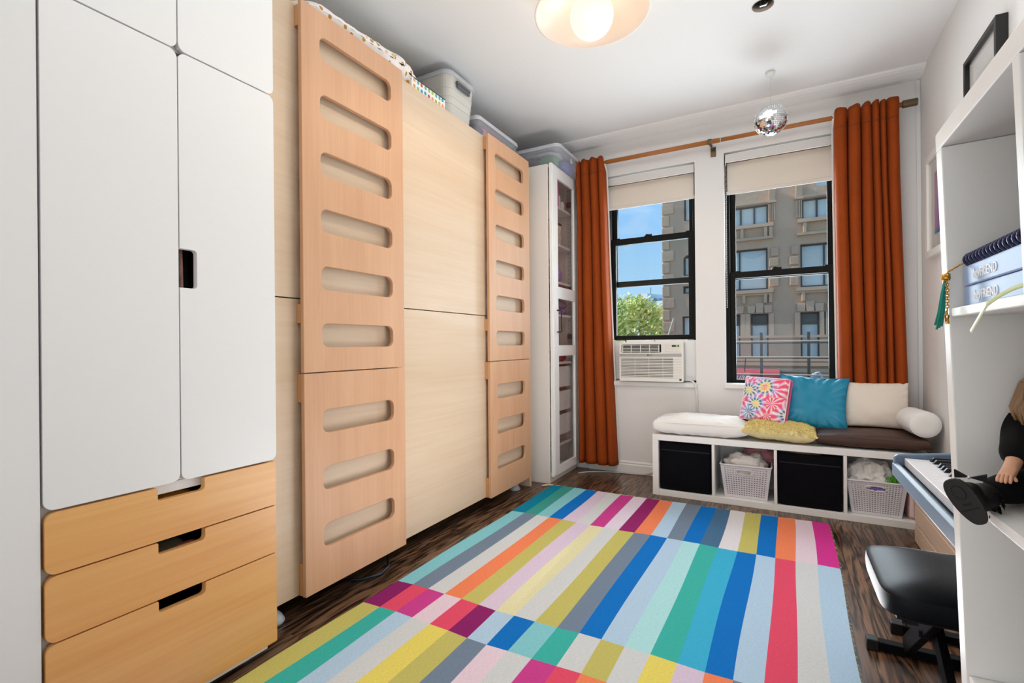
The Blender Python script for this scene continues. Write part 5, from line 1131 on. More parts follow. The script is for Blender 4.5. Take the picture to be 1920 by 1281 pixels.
    leaning('cream_pillow', 'cream cotton pillow leaning before the right curtain', (0.325, 3.672, 0.498), (0.640, 3.672, 0.498), (0.36, 3.752, 0.788), 0.365, 0.285, 0.085, mat('cream_cotton', '#e6dacd', 0.8, bump=0.1, bscale=300), 15, 0.006, 0.05)
    # brown seat cushion
    c = thing('seat_cushion', (0.448, 3.575, ZB), 'dark brown leather seat cushion at the right end of the bench', 'cushion')
    T = Matrix.Translation((0.452, 3.580, ZB + 0.047)) @ Matrix.Rotation(-0.02, 4, 'Z')
    M_BR = mat('brown_leather_seat', '#43291f', 0.5, bump=0.1, bscale=250)
    o = pillow(0.53, 0.36, 0.055, T, 30, 0.32, 0.03, 0.003, 21, 6, gusset=0.036).obj('cover', [M_BR, M_BR], c, smooth=True); weld(o)
    MB().tube([T @ Vector((x, y, 0.020)) for x, y in rrect(-0.262, 0.262, -0.177, 0.177, 0.012, 4)], 0.0012, 5, closed=True).obj('top_stitching', mat('brown_thread', '#6a4a3a', 0.7), c, smooth=True)
    # bolster
    c = thing('bolster', (0.665, 3.55, 0.52), 'white round bolster lying on the brown cushion by right wall', 'bolster')
    r = 0.071
    T = Matrix.Translation((0.690, 3.405, 0.578)) @ Matrix.Rotation(-PI / 2, 4, 'X') @ Matrix.Rotation(-0.11, 4, 'Y')
    prof = [(0.0, -0.006)] + [(r * q, -0.006 + 0.012 * q ** 6) for q in (0.3, 0.55, 0.75, 0.9, 0.97)] + [(r * 1.0, 0.018), (r * 1.01, 0.09), (r, 0.15), (r * 1.0, 0.205), (r * 0.98, 0.222)] + [(r * q, 0.236 - 0.008 * q ** 4) for q in (0.9, 0.6, 0.3)] + [(0.0, 0.236)]
    MB().lathe(prof, (0, 0, 0), 44, T=T).obj('cover', mat('white_cotton', '#eceae6', 0.85), c, smooth=True)
    MB().tube([T @ Vector((r * 0.985 * math.cos(a), r * 0.985 * math.sin(a), 0.006)) for a in [2 * PI * k / 40 for k in range(40)]], 0.0022, 6, closed=True).obj('piping', mat('white_cotton', '#eceae6', 0.85), c, smooth=True)
cushions()

# ------------------------------------------------------------------ ceiling lamp, open ceiling box, mirror ball
def ceiling_things():
    t = thing('ceiling_lamp', (-0.745, 2.14, 2.545), 'white glass ceiling lamp with a wide saucer and globe', 'lamp')
    cx, cy = -0.745, 2.14; R = 0.262
    M_OPAL = mat('opal_saucer', '#e9d8c8', 0.35, emit='#ffe6cf', estr=0.16)
    M_GLOBE = mat('opal_globe', '#f2e6cc', 0.4, emit='#ffe2ba', estr=0.9)
    prof = [(0.05, 2.640), (0.12, 2.628), (0.19, 2.602), (0.24, 2.572), (R - 0.004, 2.552), (R, 2.547), (R - 0.006, 2.545), (0.235, 2.566), (0.185, 2.595), (0.12, 2.620), (0.05, 2.632)]
    MB().lathe([(r, z) for r, z in prof], (cx, cy, 0), 64).obj('saucer_shade', M_OPAL, t, smooth=True)
    g = [(0.0, -0.098)] + [(0.098 * math.sin(a), -0.098 * math.cos(a)) for a in [PI * k / 18 for k in range(1, 18)]] + [(0.03, 0.098), (0, 0.098)]
    MB().lathe(g, (cx, cy, 2.534), 36).obj('glass_globe', M_GLOBE, t, smooth=True)
    MB().lathe([(0.0, 2.6325), (0.048, 2.6325), (0.055, 2.642), (0.06, 2.68), (0.06, 2.6895), (0, 2.6895)], (cx, cy, 0), 32).obj('ceiling_canopy', M_WHITE, t, smooth=True)
    sp = light('lamp_downlight', 'SPOT', (cx, cy, 2.425), (cx, cy, 0), 15, (1.0, 0.76, 0.48)); sp.data.spot_size = math.radians(172); sp.data.spot_blend = 0.35; sp.data.shadow_soft_size = 0.06
    # open junction opening with a hanging metal socket
    o = thing('ceiling_socket', (-0.062, 2.70, 2.685), 'small open socket hole in the ceiling near the mirror ball', 'socket')
    M_SH = mat('socket_liner', '#a89e92', 0.4, metal=0.5)
    MB().lathe([(0.0492, 2.6885), (0.0492, 2.735), (0.0475, 2.735), (0.0475, 2.6885), (0.0492, 2.6885)], (-0.062, 2.70, 0), 36).obj('metal_collar', M_SH, o, smooth=True)
    MB().lathe([(0.0, 2.7355), (0.0490, 2.7355), (0.0490, 2.738), (0.0, 2.738)], (-0.062, 2.70, 0), 36).obj('dark_opening', M_DARK, o)
    MB().box(-0.075, -0.067, 2.694, 2.700, 2.685, 2.735).box(-0.0669, -0.0551, 2.694, 2.700, 2.685, 2.690).box(-0.055, -0.048, 2.694, 2.700, 2.685, 2.735).obj('hanging_strap', M_CHROME, o)
    MB().tube([(-0.045, 2.71, 2.735), (-0.042, 2.705, 2.70), (-0.048, 2.702, 2.69)], 0.004, 8).obj('wire', M_CHROME, o, smooth=True)
    # mirror ball
    bx_, by, bz, r = -0.041, 3.39, 2.395, 0.092
    t = thing('mirror_ball', (bx_, by, bz), 'small silver mirror ball hanging from the ceiling by windows', 'mirror ball')
    MB().lathe([(0.0, -r + 0.003)] + [((r - 0.003) * math.sin(a), -(r - 0.003) * math.cos(a)) for a in [PI * k / 20 for k in range(1, 20)]] + [(0, r - 0.003)], (bx_, by, bz), 40).obj('ball_core', mat('ball_grout', '#b9bcc0', 0.5), t, smooth=True)
    b = MB(); rr = random.Random(2); nl = 26
    for j in range(nl):
        ph = PI * (j + 0.5) / nl; n = max(4, int(2 * nl * math.sin(ph)))
        for i in range(n):
            th = 2 * PI * i / n
            d = Vector((math.sin(ph) * math.cos(th), math.sin(ph) * math.sin(th), math.cos(ph)))
            a = Vector((-math.sin(th), math.cos(th), 0)); c = d.cross(a)
            dj = (d + a * rr.gauss(0, 0.05) + c * rr.gauss(0, 0.05)).normalized(); a2 = dj.orthogonal(); a2 = (a - dj * a.dot(dj)).normalized(); c2 = dj.cross(a2)
            h = r * PI / nl * 0.45; wv = r * math.sin(ph) * PI / n * 0.9
            p = Vector((bx_, by, bz)) + d * r; q = p - d * 0.003
            b.add([q - a2 * wv - c2 * h, q + a2 * wv - c2 * h, q + a2 * wv + c2 * h, q - a2 * wv + c2 * h, p - a2 * wv - c2 * h, p + a2 * wv - c2 * h, p + a2 * wv + c2 * h, p - a2 * wv + c2 * h], [(4, 5, 6, 7), (0, 1, 5, 4), (1, 2, 6, 5), (2, 3, 7, 6), (3, 0, 4, 7)])
    b.obj('mirror_tiles', mat('mirror', '#f2f4f6', 0.03, metal=1.0), t, kind='stuff')
    MB().tube([(bx_, by, bz + r), (bx_, by, 2.645)], 0.0009, 5).obj('hanging_thread', mat('thread', '#c8c8c8', 0.5), t)
    MB().tube([(bx_, by, 2.672), (bx_ + 0.001, by, 2.655), (bx_ - 0.001, by, 2.645), (bx_ + 0.008, by, 2.643), (bx_ + 0.014, by, 2.655)], 0.0014, 6).obj('hook', mat('hook_white', '#cfcfcf', 0.4), t, smooth=True)
    MB().lathe([(0.0, 2.668), (0.026, 2.672), (0.028, 2.6895), (0, 2.6895)], (bx_, by, 0), 28).obj('ceiling_plate', M_WHITE, t, smooth=True)
ceiling_things()

# ------------------------------------------------------------------ keyboard on its stand, bench stool, crate
def keyboard():
    x0, x1, y0, y1, zk = 0.286, 0.575, 0.885, 1.800, 0.690
    t = thing('digital_piano', (0.43, 1.34, zk - 0.06), 'grey digital piano with white and black keys by the right wall', 'piano')
    M_PB = mat('piano_body', '#39424d', 0.4); M_PT = mat('piano_silver', '#5f7186', 0.45)
    b = MB().box(x0 + 0.004, x1, y0, y1, zk - 0.058, zk - 0.022)
    b.obj('bottom_case', mat('piano_dark', '#22262b', 0.4), t, bevel=0.004)
    MB().prism([(x0, zk - 0.05), (x0 + 0.02, zk - 0.05), (x0 + 0.022, zk - 0.0205), (x0 + 0.010, zk - 0.010), (x0, zk - 0.016)], y0, y1, 'Y').obj('front_rail', M_PT, t, bevel=0.002)
    for a, c in ((y0, y0 + 0.018), (y1 - 0.018, y1)):
        MB().prism([(x0 + 0.002, zk - 0.021), (x0 + 0.002, zk + 0.004), (x0 + 0.012, zk + 0.012), (x0 + 0.17, zk + 0.030), (x1, zk + 0.034), (x1, zk - 0.021)], a, c, 'Y').obj('end_block', M_PT, t, bevel=0.004)
    MB().prism([(x0 + 0.172, zk - 0.021), (x0 + 0.172, zk + 0.022), (x0 + 0.19, zk + 0.032), (x1, zk + 0.034), (x1, zk - 0.021)], y0 + 0.019, y1 - 0.019, 'Y').obj('control_top', M_PB, t, bevel=0.002)
    M_WK = mat('white_key', '#e9e9ee', 0.25); M_BK = mat('black_key', '#17181c', 0.4, spec=0.3)
    n = 36; pitch = (y1 - y0 - 0.04) / n; xa = x0 + 0.026; xb = x0 + 0.170
    for k in range(n):
        yt = y1 - 0.02 - k * pitch
        bx('white_key', M_WK, t, xa, xb, yt - pitch + 0.0005, yt - 0.0005, zk - 0.018, zk + 0.004, bevel=0.0012)
    for k in range(n - 1):
        if k % 7 in (0, 1, 3, 4, 5):
            yc = y1 - 0.02 - (k + 1) * pitch + {0: -0.003, 1: 0.003, 3: -0.003, 4: 0, 5: 0.003}[k % 7] * -1
            MB().hexa([(xa + 0.052, yc - 0.0068, zk + 0.0042), (xb - 0.001, yc - 0.0068, zk + 0.0042), (xb - 0.001, yc + 0.0068, zk + 0.0042), (xa + 0.052, yc + 0.0068, zk + 0.0042)],
                      [(xa + 0.060, yc - 0.0052, zk + 0.0155), (xb - 0.001, yc - 0.0052, zk + 0.0165), (xb - 0.001, yc + 0.0052, zk + 0.0165), (xa + 0.060, yc + 0.0052, zk + 0.0155)]).obj('black_key', M_BK, t, bevel=0.0012)
    for k in range(5): bx('button', mat('piano_button', '#c6ccd2', 0.4), t, x0 + 0.21, x0 + 0.222, 1.10 + k * 0.05, 1.13 + k * 0.05, zk + 0.0335, zk + 0.037, bevel=0.001)
    # X stand
    s = thing('keyboard_stand', (0.45, 1.75, 0), 'black metal keyboard stand with rubber capped feet under the piano', 'stand')
    M_ST = mat('stand_black', '#08080a', 0.6, spec=0.12)
    for a, c in ((2.165, 1.745), (1.18, 1.20)):
        MB().tube([(0.7215, a, 0.034), (0.7215, c, zk - 0.0755)], 0.0145, 8).obj('stand_leg', M_ST, s, smooth=True)
    MB().tube([(0.7215, 2.06, 0.18), (0.7215, 1.20, 0.42)], 0.010, 8).obj('cross_brace', M_ST, s, smooth=True)
    for yy in (2.165, 1.18):
        bx('foot_bar', M_ST, s, 0.345, 0.716, yy - 0.016, yy + 0.016, 0.006, 0.036, bevel=0.002)
        for xx_ in (0.334, 0.712): bx('rubber_cap', M_BLACKP, s, xx_, xx_ + 0.036, yy - 0.019, yy + 0.019, 0.0, 0.040, bevel=0.003)
    for yy in (1.20, 1.745): bx('support_bar', M_ST, s, 0.33, 0.736, yy - 0.012, yy + 0.012, zk - 0.0755, zk - 0.0590, bevel=0.002)
keyboard()
def stool():
    t = thing('piano_stool', (0.42, 1.78, 0), 'black padded folding piano stool standing on the dark floor', 'stool')
    M_LEA = mat('black_leather', '#0a0e13', 0.42, spec=0.18, bump=0.25, bscale=260, bdist=0.001)
    x0, x1, y0, y1, z0, z1 = 0.232, 0.700, 1.578, 1.962, 0.318, 0.402
    def f(u, v):
        th = 2 * PI * u; c, s = math.cos(th), math.sin(th)
        # v: 0 bottom centre -> 1 top centre
        if v < 0.2: r, z = v / 0.2, z0
        elif v < 0.55: q = (v - 0.2) / 0.35; r, z = 1 + 0.01 * math.sin(q * PI), z0 + q * 0.052
        else:
            q = (v - 0.55) / 0.45; r = 1 - q; z = z0 + 0.052 + (z1 - z0 - 0.052) * (1 - (1 - q) ** 3.4) + 0.003 * math.sin(q * PI / 2)
        e = 0.28
        X = math.copysign(abs(c) ** e, c); Y = math.copysign(abs(s) ** e, s)
        m = (x0 + x1) / 2 + X * r * (x1 - x0) / 2; n_ = (y0 + y1) / 2 + Y * r * (y1 - y0) / 2
        return (m, n_, z)
    MB().grid(f, 72, 40).obj('seat_pad', M_LEA, t, smooth=True)
    bx('seat_board', M_BLACKP, t, 0.262, 0.672, 1.605, 1.935, 0.302, 0.3165, bevel=0.002)
    M_ST = mat('stand_black', '#08080a', 0.6, spec=0.12)
    for xa in (0.345, 0.585):
        for sg, xo in ((1, 0.0), (-1, 0.024)):
            a = Vector((xa + xo, 1.77 - 0.10 * sg, 0.300)); c = Vector((xa + xo, 1.77 + 0.245 * sg, 0.034)); d = (c - a).normalized(); n_ = Vector((0, -d.z, d.y)) * 0.026
            MB().hexa([a - n_, a - n_ + Vector((0.020, 0, 0)), a + n_ + Vector((0.020, 0, 0)), a + n_], [c - n_, c - n_ + Vector((0.020, 0, 0)), c + n_ + Vector((0.020, 0, 0)), c + n_]).obj('stool_leg', M_ST, t, bevel=0.002)
    for yy in (2.018, 1.522):
        bx('foot_bar', M_ST, t, 0.262, 0.680, yy - 0.016, yy + 0.016, 0.005, 0.0335, bevel=0.002)
        for xx_ in (0.246, 0.662): bx('rubber_cap', M_BLACKP, t, xx_, xx_ + 0.034, yy - 0.019, yy + 0.019, 0.0, 0.038, bevel=0.003)
    MB().tube([(0.338, 1.77, 0.200), (0.640, 1.77, 0.200)], 0.010, 12).obj('pivot_rod', M_ST, t, smooth=True)
    for z, y in ((0.23, 1.80), (0.215, 1.83), (0.20, 1.86)): MB().tube([(0.345, y, z), (0.340, y, z)], 0.005, 10).obj('lock_pin', M_CHROME, t)
    MB().box(0.275, 0.31, 1.62, 1.64, 0.288, 0.3015).box(0.28, 0.285, 1.615, 1.62, 0.284, 0.296).obj('seat_clip', M_BLACKP, t)
stool()
def crate():
    t = thing('wooden_crate', (0.675, 2.85, 0), 'pale wooden slatted crate on the floor beside the white bench', 'crate')
    for k in range(3):
        z = 0.004 + k * 0.098
        bx('slat', M_CRATE, t, 0.600, 0.612, 2.50, 3.20, z, z + 0.090); bx('slat', M_CRATE, t, 0.738, 0.750, 2.50, 3.20, z, z + 0.090)
        bx('end_slat', M_CRATE, t, 0.6125, 0.7375, 2.50, 2.512, z, z + 0.090); bx('end_slat', M_CRATE, t, 0.6125, 0.7375, 3.188, 3.20, z, z + 0.090)
    for y in (2.5125, 3.1675): bx('corner_post', M_CRATE, t, 0.6125, 0.632, y, y + 0.020, 0.0, 0.29)
    bx('crate_floor', M_CRATE, t, 0.633, 0.737, 2.513, 3.187, 0.006, 0.014)
crate()

# ------------------------------------------------------------------ leaning white bookcase at the right edge
U = Vector((-0.03003, 0, 0.99955)); WV = Vector((0.99955, 0, 0.03003)); B0 = Vector((0.22999, 0.87685, 0))
TB = Matrix(((WV.x, 0, U.x, B0.x), (0, 1, 0, B0.y), (WV.z, 0, U.z, B0.z), (0, 0, 0, 1)))   # local: x into the wall, y along the wall, z up
HB = 1.3167; TH = 0.0247; SH = [1.0745, 0.836, 0.590, 0.352, 0.10]
def bookcase():
    t = thing('bookcase', (0.45, 0.5, 0), 'tall white open bookcase at the right edge holding a doll', 'bookcase')
    D = 0.485; Y0 = -0.74
    def b(name, x0, x1, y0, y1, z0, z1, m=M_WHITE, bevel=0.0012): return MB().box(x0, x1, y0, y1, z0, z1, 0, TB).obj(name, m, t, bevel=bevel)
    b('top_board', 0, D, Y0, 0, HB - TH, HB); b('side_board', 0, D, -TH, 0, 0.004, HB - TH - 0.0005); b('side_board', 0, D, Y0, Y0 + TH, 0.018, HB - TH - 0.0005)
    yd = -0.252
    b('divider', 0.0, D - 0.01, yd - 0.016, yd, 0.03, HB - TH - 0.0005)
    b('back_panel', D - 0.008, D - 0.002, Y0 + TH + 0.0005, -TH - 0.0005, 0.03, HB - TH - 0.001)
    for z in SH:
        b('shelf', 0.002, D - 0.0085, yd + 0.0005, -TH - 0.0005, z - 0.0115, z); b('shelf', 0.002, D - 0.0085, Y0 + TH + 0.0005, yd - 0.0165, z - 0.0115, z)
    b('plinth', 0.03, 0.045, Y0 + TH + 0.0005, yd - 0.0165, 0.02, 0.088); b('plinth', 0.03, 0.045, yd + 0.0005, -TH - 0.0005, 0.02, 0.088)
bookcase()
def books():
    zs = SH[0] + 0.0002
    M_BK = mat('pale_blue_cover', '#8fabd6', 0.35, var=0.08, vscale=20); M_NV = mat('navy_lining', '#2c3c78', 0.5); M_LT = mat('silver_foil', '#fbfdff', 0.4)
    Y1, Y0 = -0.0365, -0.2365
    for k, lb in ((0, 'pale blue journal box under its twin on the bookcase shelf'), (1, 'pale blue journal box stacked directly under the spiral notebook')):
        z = zs + k * 0.0262
        p = TB @ Vector((0.08, -0.135, z)); t = thing('journal_box', tuple(p), lb, 'journal')
        def q(name, x0, x1, y0, y1, z0, z1, m, bevel=0.0006): return MB().box(x0, x1, y0, y1, z + z0, z + z1, 0, TB).obj(name, m, t, bevel=bevel)
        q('back_cover', 0.018, 0.165, Y0, Y1, 0.0, 0.0018, M_NV); q('front_cover', 0.018, 0.165, Y0, Y1, 0.0238, 0.0256, M_NV); q('spine', 0.0125, 0.0178, Y0, Y1, 0.0, 0.0256, M_BK, 0.002)
        q('page_block', 0.0182, 0.160, Y0 + 0.004, Y1 - 0.003, 0.002, 0.0236, mat('page_grey', '#c9cccd', 0.8))
        TT = TB @ Matrix.Translation((0.0122, -0.100, z + 0.0075)) @ Matrix.Rotation(PI / 2, 4, 'X') @ Matrix.Rotation(-PI / 2, 4, 'Y')
        text_obj('script_word', 'hey', 0.016, TB @ Matrix(((0, 0, -1, 0.0121), (-1, 0, 0, -0.076), (0, 1, 0, z + 0.0075), (0, 0, 0, 1))), M_LT, t, shear=0.3)
        text_obj('bold_word', 'FRIEND', 0.0155, TB @ Matrix(((0, 0, -1, 0.0121), (-1, 0, 0, -0.100), (0, 1, 0, z + 0.0068), (0, 0, 0, 1))), M_LT, t)
    z = zs + 0.0526
    p = TB @ Vector((0.09, -0.14, z)); t = thing('spiral_notebook', tuple(p), 'spiral bound notebook lying on top of the blue journals', 'notebook')
    MB().box(0.022, 0.17, -0.2375, -0.0385, z, z + 0.0016, 0, TB).box(0.022, 0.17, -0.2375, -0.0385, z + 0.0095, z + 0.0111, 0, TB).obj('cover', mat('dark_navy_cover', '#20203a', 0.4), t)
    MB().box(0.024, 0.168, -0.236, -0.040, z + 0.0018, z + 0.0093, 0, TB).obj('pages', mat('paper', '#f2f0ea', 0.7), t)
    for k in range(17):
        y = -0.0445 - k * 0.0117; pts = [TB @ Vector((0.020 + 0.0075 * math.cos(a), y + 0.0018 * math.sin(a), z + 0.0075 + 0.0078 * math.sin(a))) for a in [2 * PI * i / 14 for i in range(14)]]
        MB().tube(pts, 0.0019, 6, closed=True).obj('coil', mat('navy_wire', '#23264e', 0.3, metal=0.4), t, smooth=True)
    MB().box(0.018, 0.060, -0.2425, -0.222, z + 0.0113, z + 0.0123, 0, TB).obj('white_tab', mat('paper', '#f2f0ea', 0.7), t)
    # ribbon hanging from the journals
    def rb(u, v):
        s = u; x = 0.020 - 0.030 * min(1, s * 2.2); y = -0.246 + 0.094 * s; zz = zs + 0.0085 - 0.012 * min(1, s * 2.2) + 0.005 * math.sin(min(1, s * 2.5) * PI) - 0.030 * max(0, s - 0.4) / 0.6
        return TB @ Vector((x - 0.002, y + 0.004 * (v - 0.5), zz + 0.004 * (v - 0.5)))
    o = MB().grid(rb, 24, 2).obj('ribbon', mat('pale_green_satin', '#d3e0b0', 0.35), smooth=True, solid=0.0004); tag(o, 'pale green satin ribbon hanging over the bookcase shelf edge', 'ribbon')
    # tassel charm
    p = TB @ Vector((-0.004, -0.048, zs)); t = thing('tassel_charm', tuple(p), 'teal tassel and gold star charm hanging from the notebook coil', 'charm')
    M_GO = mat('gold_metal', '#c8913a', 0.3, metal=0.9); M_TE = mat('teal_suede', '#17907f', 0.7)
    L = lambda x, y, zz: TB @ Vector((x, y - 0.018, zz))
    ch = MB()
    def links(a, b_, n):
        for k in range(n):
            c = Vector(a).lerp(Vector(b_), (k + 0.5) / n); dr = (Vector(b_) - Vector(a)).normalized(); sd = Vector((0.35, 1, 0)).normalized() if k % 2 else Vector((1, -0.35, 0)).normalized()
            ln = (Vector(b_) - Vector(a)).length / n * 0.75
            ch.tube([L(*(c + dr * ln * math.cos(q) + sd * 0.0016 * math.sin(q))) for q in [2 * PI * i / 10 for i in range(10)]], 0.0006, 5, closed=True)
    links((0.010, -0.026, z + 0.003), (-0.004, -0.024, z - 0.006), 6); links((-0.006, -0.030, z - 0.014), (-0.008, -0.034, zs - 0.004), 12)
    ch.obj('gold_chain', M_GO, t, smooth=True)
    MB().lathe([(0, 0.005), (0.0045, 0.003), (0.005, -0.002), (0.004, -0.005), (0, -0.005)], L(-0.006, -0.026, z - 0.012), 14).obj('gold_cap', M_GO, t, smooth=True)
    MB().lathe([(0, 0.0035), (0.0035, 0), (0, -0.0035)], L(-0.006, -0.033, z - 0.010), 12).obj('gold_bell', M_GO, t, smooth=True)
    for k in range(5):
        dy = -0.004 + 0.0022 * k; dx = 0.0016 * ((k * 7) % 3 - 1)
        MB().tube([L(-0.0065 + dx * 0.3, -0.026 + dy * 0.3, z - 0.015), L(-0.0085 + dx, -0.022 + dy * 0.8, z - 0.035), L(-0.010 + dx * 1.6, -0.016 + dy, z - 0.058), L(-0.012 + dx * 2, -0.009 + dy * 1.1, z - 0.080 + 0.002 * k)], 0.0013, 5).obj('suede_strand', M_TE, t, smooth=True)
    c = Vector((-0.009, -0.0345, zs - 0.0135)); n = 10
    pts = [L(c.x, c.y + (0.0088 if i % 2 == 0 else 0.0045) * math.sin(2 * PI * i / n), c.z + (0.0088 if i % 2 == 0 else 0.0045) * math.cos(2 * PI * i / n)) for i in range(n)]
    MB().tube(pts, 0.0012, 6, closed=True).obj('gold_star', M_GO, t)
books()

# ------------------------------------------------------------------ seated doll
def doll():
    zs = SH[1]
    t = thing('doll', (0.255, 0.80, zs), 'blonde doll in black clothes and boots seated on bookcase shelf', 'doll')
    M_SK = mat('doll_vinyl', '#d9a283', 0.5); M_BL = mat('doll_black_cloth', '#08080a', 0.85, spec=0.2); M_BT = mat('doll_boot', '#0b0b0d', 0.6, spec=0.3)
    RD = Matrix.Translation((0.288, 0.822, 0)) @ Matrix.Rotation(math.radians(63), 4, 'Z') @ Matrix.Translation((-0.105, 0.160, zs))
    L = lambda x, y, z: RD @ Vector((x, y, z))
    def skin(name, chains, m, levels=2):
        """chains: list of (parent_index or None, [(pos, radius)...]); every chain continues from a given vertex"""
        vs, es, rs = [], [], []
        for (par, pts) in chains:
            prev = par
            for (p, r) in pts:
                vs.append(t_inv @ Vector(p)); rs.append(r); i = len(vs) - 1
                if prev is not None: es.append((prev, i))
                prev = i
        me = bpy.data.meshes.new(name); me.from_pydata(vs, es, [])
        me.materials.append(m); o = bpy.data.objects.new(name, me); col.objects.link(o); o.parent = t
        md = o.modifiers.new('skin', 'SKIN'); md.use_smooth_shade = True
        for i, r in enumerate(rs): me.skin_vertices[0].data[i].radius = (r, r); me.skin_vertices[0].data[i].use_root = (i == 0)
        md = o.modifiers.new('sub', 'SUBSURF'); md.levels = levels; md.render_levels = levels
        return o
    t_inv = wmat(t).inverted()
    # joints (x into the shelf, y along the wall, z above the shelf)
    pel = (0.105, -0.160, 0.020); chest = (0.112, -0.160, 0.066); neck = (0.107, -0.163, 0.092); head = (0.101, -0.166, 0.119)
    shL, elL, wrL = (0.096, -0.132, 0.085), (0.058, -0.136, 0.066), (0.034, -0.134, 0.047)
    shR, elR, wrR = (0.096, -0.188, 0.085), (0.070, -0.198, 0.056), (0.034, -0.190, 0.036)
    hpL, knL, anL = (0.096, -0.146, 0.018), (0.048, -0.130, 0.018), (0.003, -0.116, 0.012)
    hpR, knR, anR = (0.096, -0.174, 0.018), (0.048, -0.186, 0.018), (0.003, -0.196, 0.014)
    ch = [(None, [(L(*pel), .018), (L(*chest), .017), (L(*neck), .008), (L(*head), .026), (L(0.099, -0.167, 0.140), .017)]),
          (1, [(L(*shL), .011), (L(*elL), .010), (L(*wrL), .0075)]), (1, [(L(*shR), .009), (L(*elR), .0075), (L(*wrR), .0058)]),
          (0, [(L(*hpL), .013), (L(*knL), .011), (L(*anL), .008)]), (0, [(L(*hpR), .013), (L(*knR), .011), (L(*anR), .008)])]
    # hands: palm, four fingers, thumb
    base = 5
    def hand(ws, w, sy):
        out = []
        palm = (w[0] - 0.011, w[1] + 0.002 * sy, w[2] - 0.006)
        out.append((ws, [(L(*palm), .0082)]))
        return palm, out
    wl_i, wr_i = 7, 10
    idx = 5 + 3 + 3 + 3 + 3
    for wi, w, sy in ((wl_i, wrL, 1), (wr_i, wrR, -1)):
        palm, o_ = hand(wi, w, sy); ch += o_; pi_ = idx; idx += 1
        for f_, dy in enumerate((-0.0048, -0.0016, 0.0016, 0.0048)):
            ln = (0.010, 0.0125, 0.0125, 0.010)[f_]
            ch.append((pi_, [(L(palm[0] - 0.005, palm[1] + dy, palm[2] - 0.001), .0021), (L(palm[0] - 0.005 - ln * 0.55, palm[1] + dy * 1.1, palm[2] - 0.003), .0019), (L(palm[0] - 0.005 - ln * 0.85, palm[1] + dy * 1.1, palm[2] - 0.0075), .0016)])); idx += 3
        ch.append((pi_, [(L(palm[0] - 0.001, palm[1] - 0.006 * sy, palm[2] - 0.002), .0024), (L(palm[0] - 0.007, palm[1] - 0.0095 * sy, palm[2] - 0.005), .0019)])); idx += 2
    skin('doll_body', ch, M_SK)
    # clothes a little larger than the body
    skin('sweater', [(None, [(L(0.104, -0.16, 0.022), .022), (L(0.108, -0.16, 0.066), .021), (L(0.105, -0.16, 0.090), .012)]), (1, [(L(0.094, -0.132, 0.086), .0165), (L(*elL), .0185), (L(0.040, -0.135, 0.052), .0150)]), (1, [(L(0.096, -0.188, 0.086), .0135), (L(*elR), .0125), (L(0.040, -0.191, 0.040), .0105)])], M_BL)
    skin('trousers', [(None, [(L(0.105, -0.160, 0.026), .021)]), (0, [(L(0.092, -0.145, 0.0205), .020), (L(0.048, -0.130, 0.0205), .0195), (L(0.014, -0.119, 0.020), .0165)]), (0, [(L(0.092, -0.175, 0.0205), .018), (L(0.048, -0.186, 0.020), .016), (L(0.014, -0.194, 0.018), .0125)])], M_BL)
    for (an, sy, lb) in ((anL, 1, None), (anR, -1, None)):
        # boot: shaft along the shin, foot pointing up and out over the shelf edge
        hx, hy, hz = an[0] - 0.016, an[1] + 0.004 * sy, an[2] - 0.008
        bt = skin('boot', [(None, [(L(an[0] + 0.014, an[1] - 0.003 * sy, an[2] + 0.006), .0175), (L(an[0] - 0.004, an[1], an[2] + 0.003), .0160), (L(hx - 0.002, hy, hz + 0.005), .0135), (L(hx - 0.008, hy + 0.002 * sy, hz + 0.018), .0130), (L(hx - 0.011, hy + 0.005 * sy, hz + 0.030), .0110)])], M_BT)
        heel = Vector((hx - 0.018, hy - 0.010 * sy, hz - 0.008)); toe = Vector((hx - 0.024, hy + 0.014 * sy, hz + 0.034))
        ax = (toe - heel).normalized(); side = Vector((0.02, 1, 0)).normalized(); side = (side - ax * side.dot(ax)).normalized(); nrm = ax.cross(side)
        if nrm.x > 0: nrm = -nrm
        Ls = (toe - heel).length; sl = MB(); prof = []
        for k in range(28):
            a = 2 * PI * k / 28; q = (1 - math.cos(a)) / 2; wd = 0.0128 * abs(math.sin(a)) ** 0.7 * (0.9 + 0.22 * q)
            prof.append(heel + ax * (Ls * q * 1.08 - 0.003) + side * math.copysign(wd, math.sin(a)))
        n = len(prof)
        sl.add([L(*p) for p in prof] + [L(*(p + nrm * 0.0045)) for p in prof], [tuple(range(n)), tuple(range(2 * n - 1, n - 1, -1))] + [(i, (i + 1) % n, (i + 1) % n + n, i + n) for i in range(n)])
        so = sl.obj('boot_sole', mat('boot_sole', '#1d181b', 0.7), bt, bevel=0.0012)
        sp = MB(); pr2 = []
        for k in range(20):
            a = 2 * PI * k / 20; q = 0.70 + 0.16 * math.cos(a); pr2.append(heel + ax * Ls * q + side * 0.0058 * math.sin(a) + nrm * 0.0047)
        sp.tube([L(*p) for p in pr2], 0.0006, 4, closed=True)
        sp.tube([L(*(heel + ax * Ls * 0.42 + side * s_ + nrm * 0.0047)) for s_ in (-0.004, 0.004)], 0.0010, 4); sp.tube([L(*(heel + ax * Ls * 0.30 + side * s_ + nrm * 0.0047)) for s_ in (-0.0085, 0.0085)], 0.0007, 4)
        sp.obj('tread_mark', mat('tread_dark', '#161215', 0.8), bt)
        fr = MB(); rr = random.Random(6)
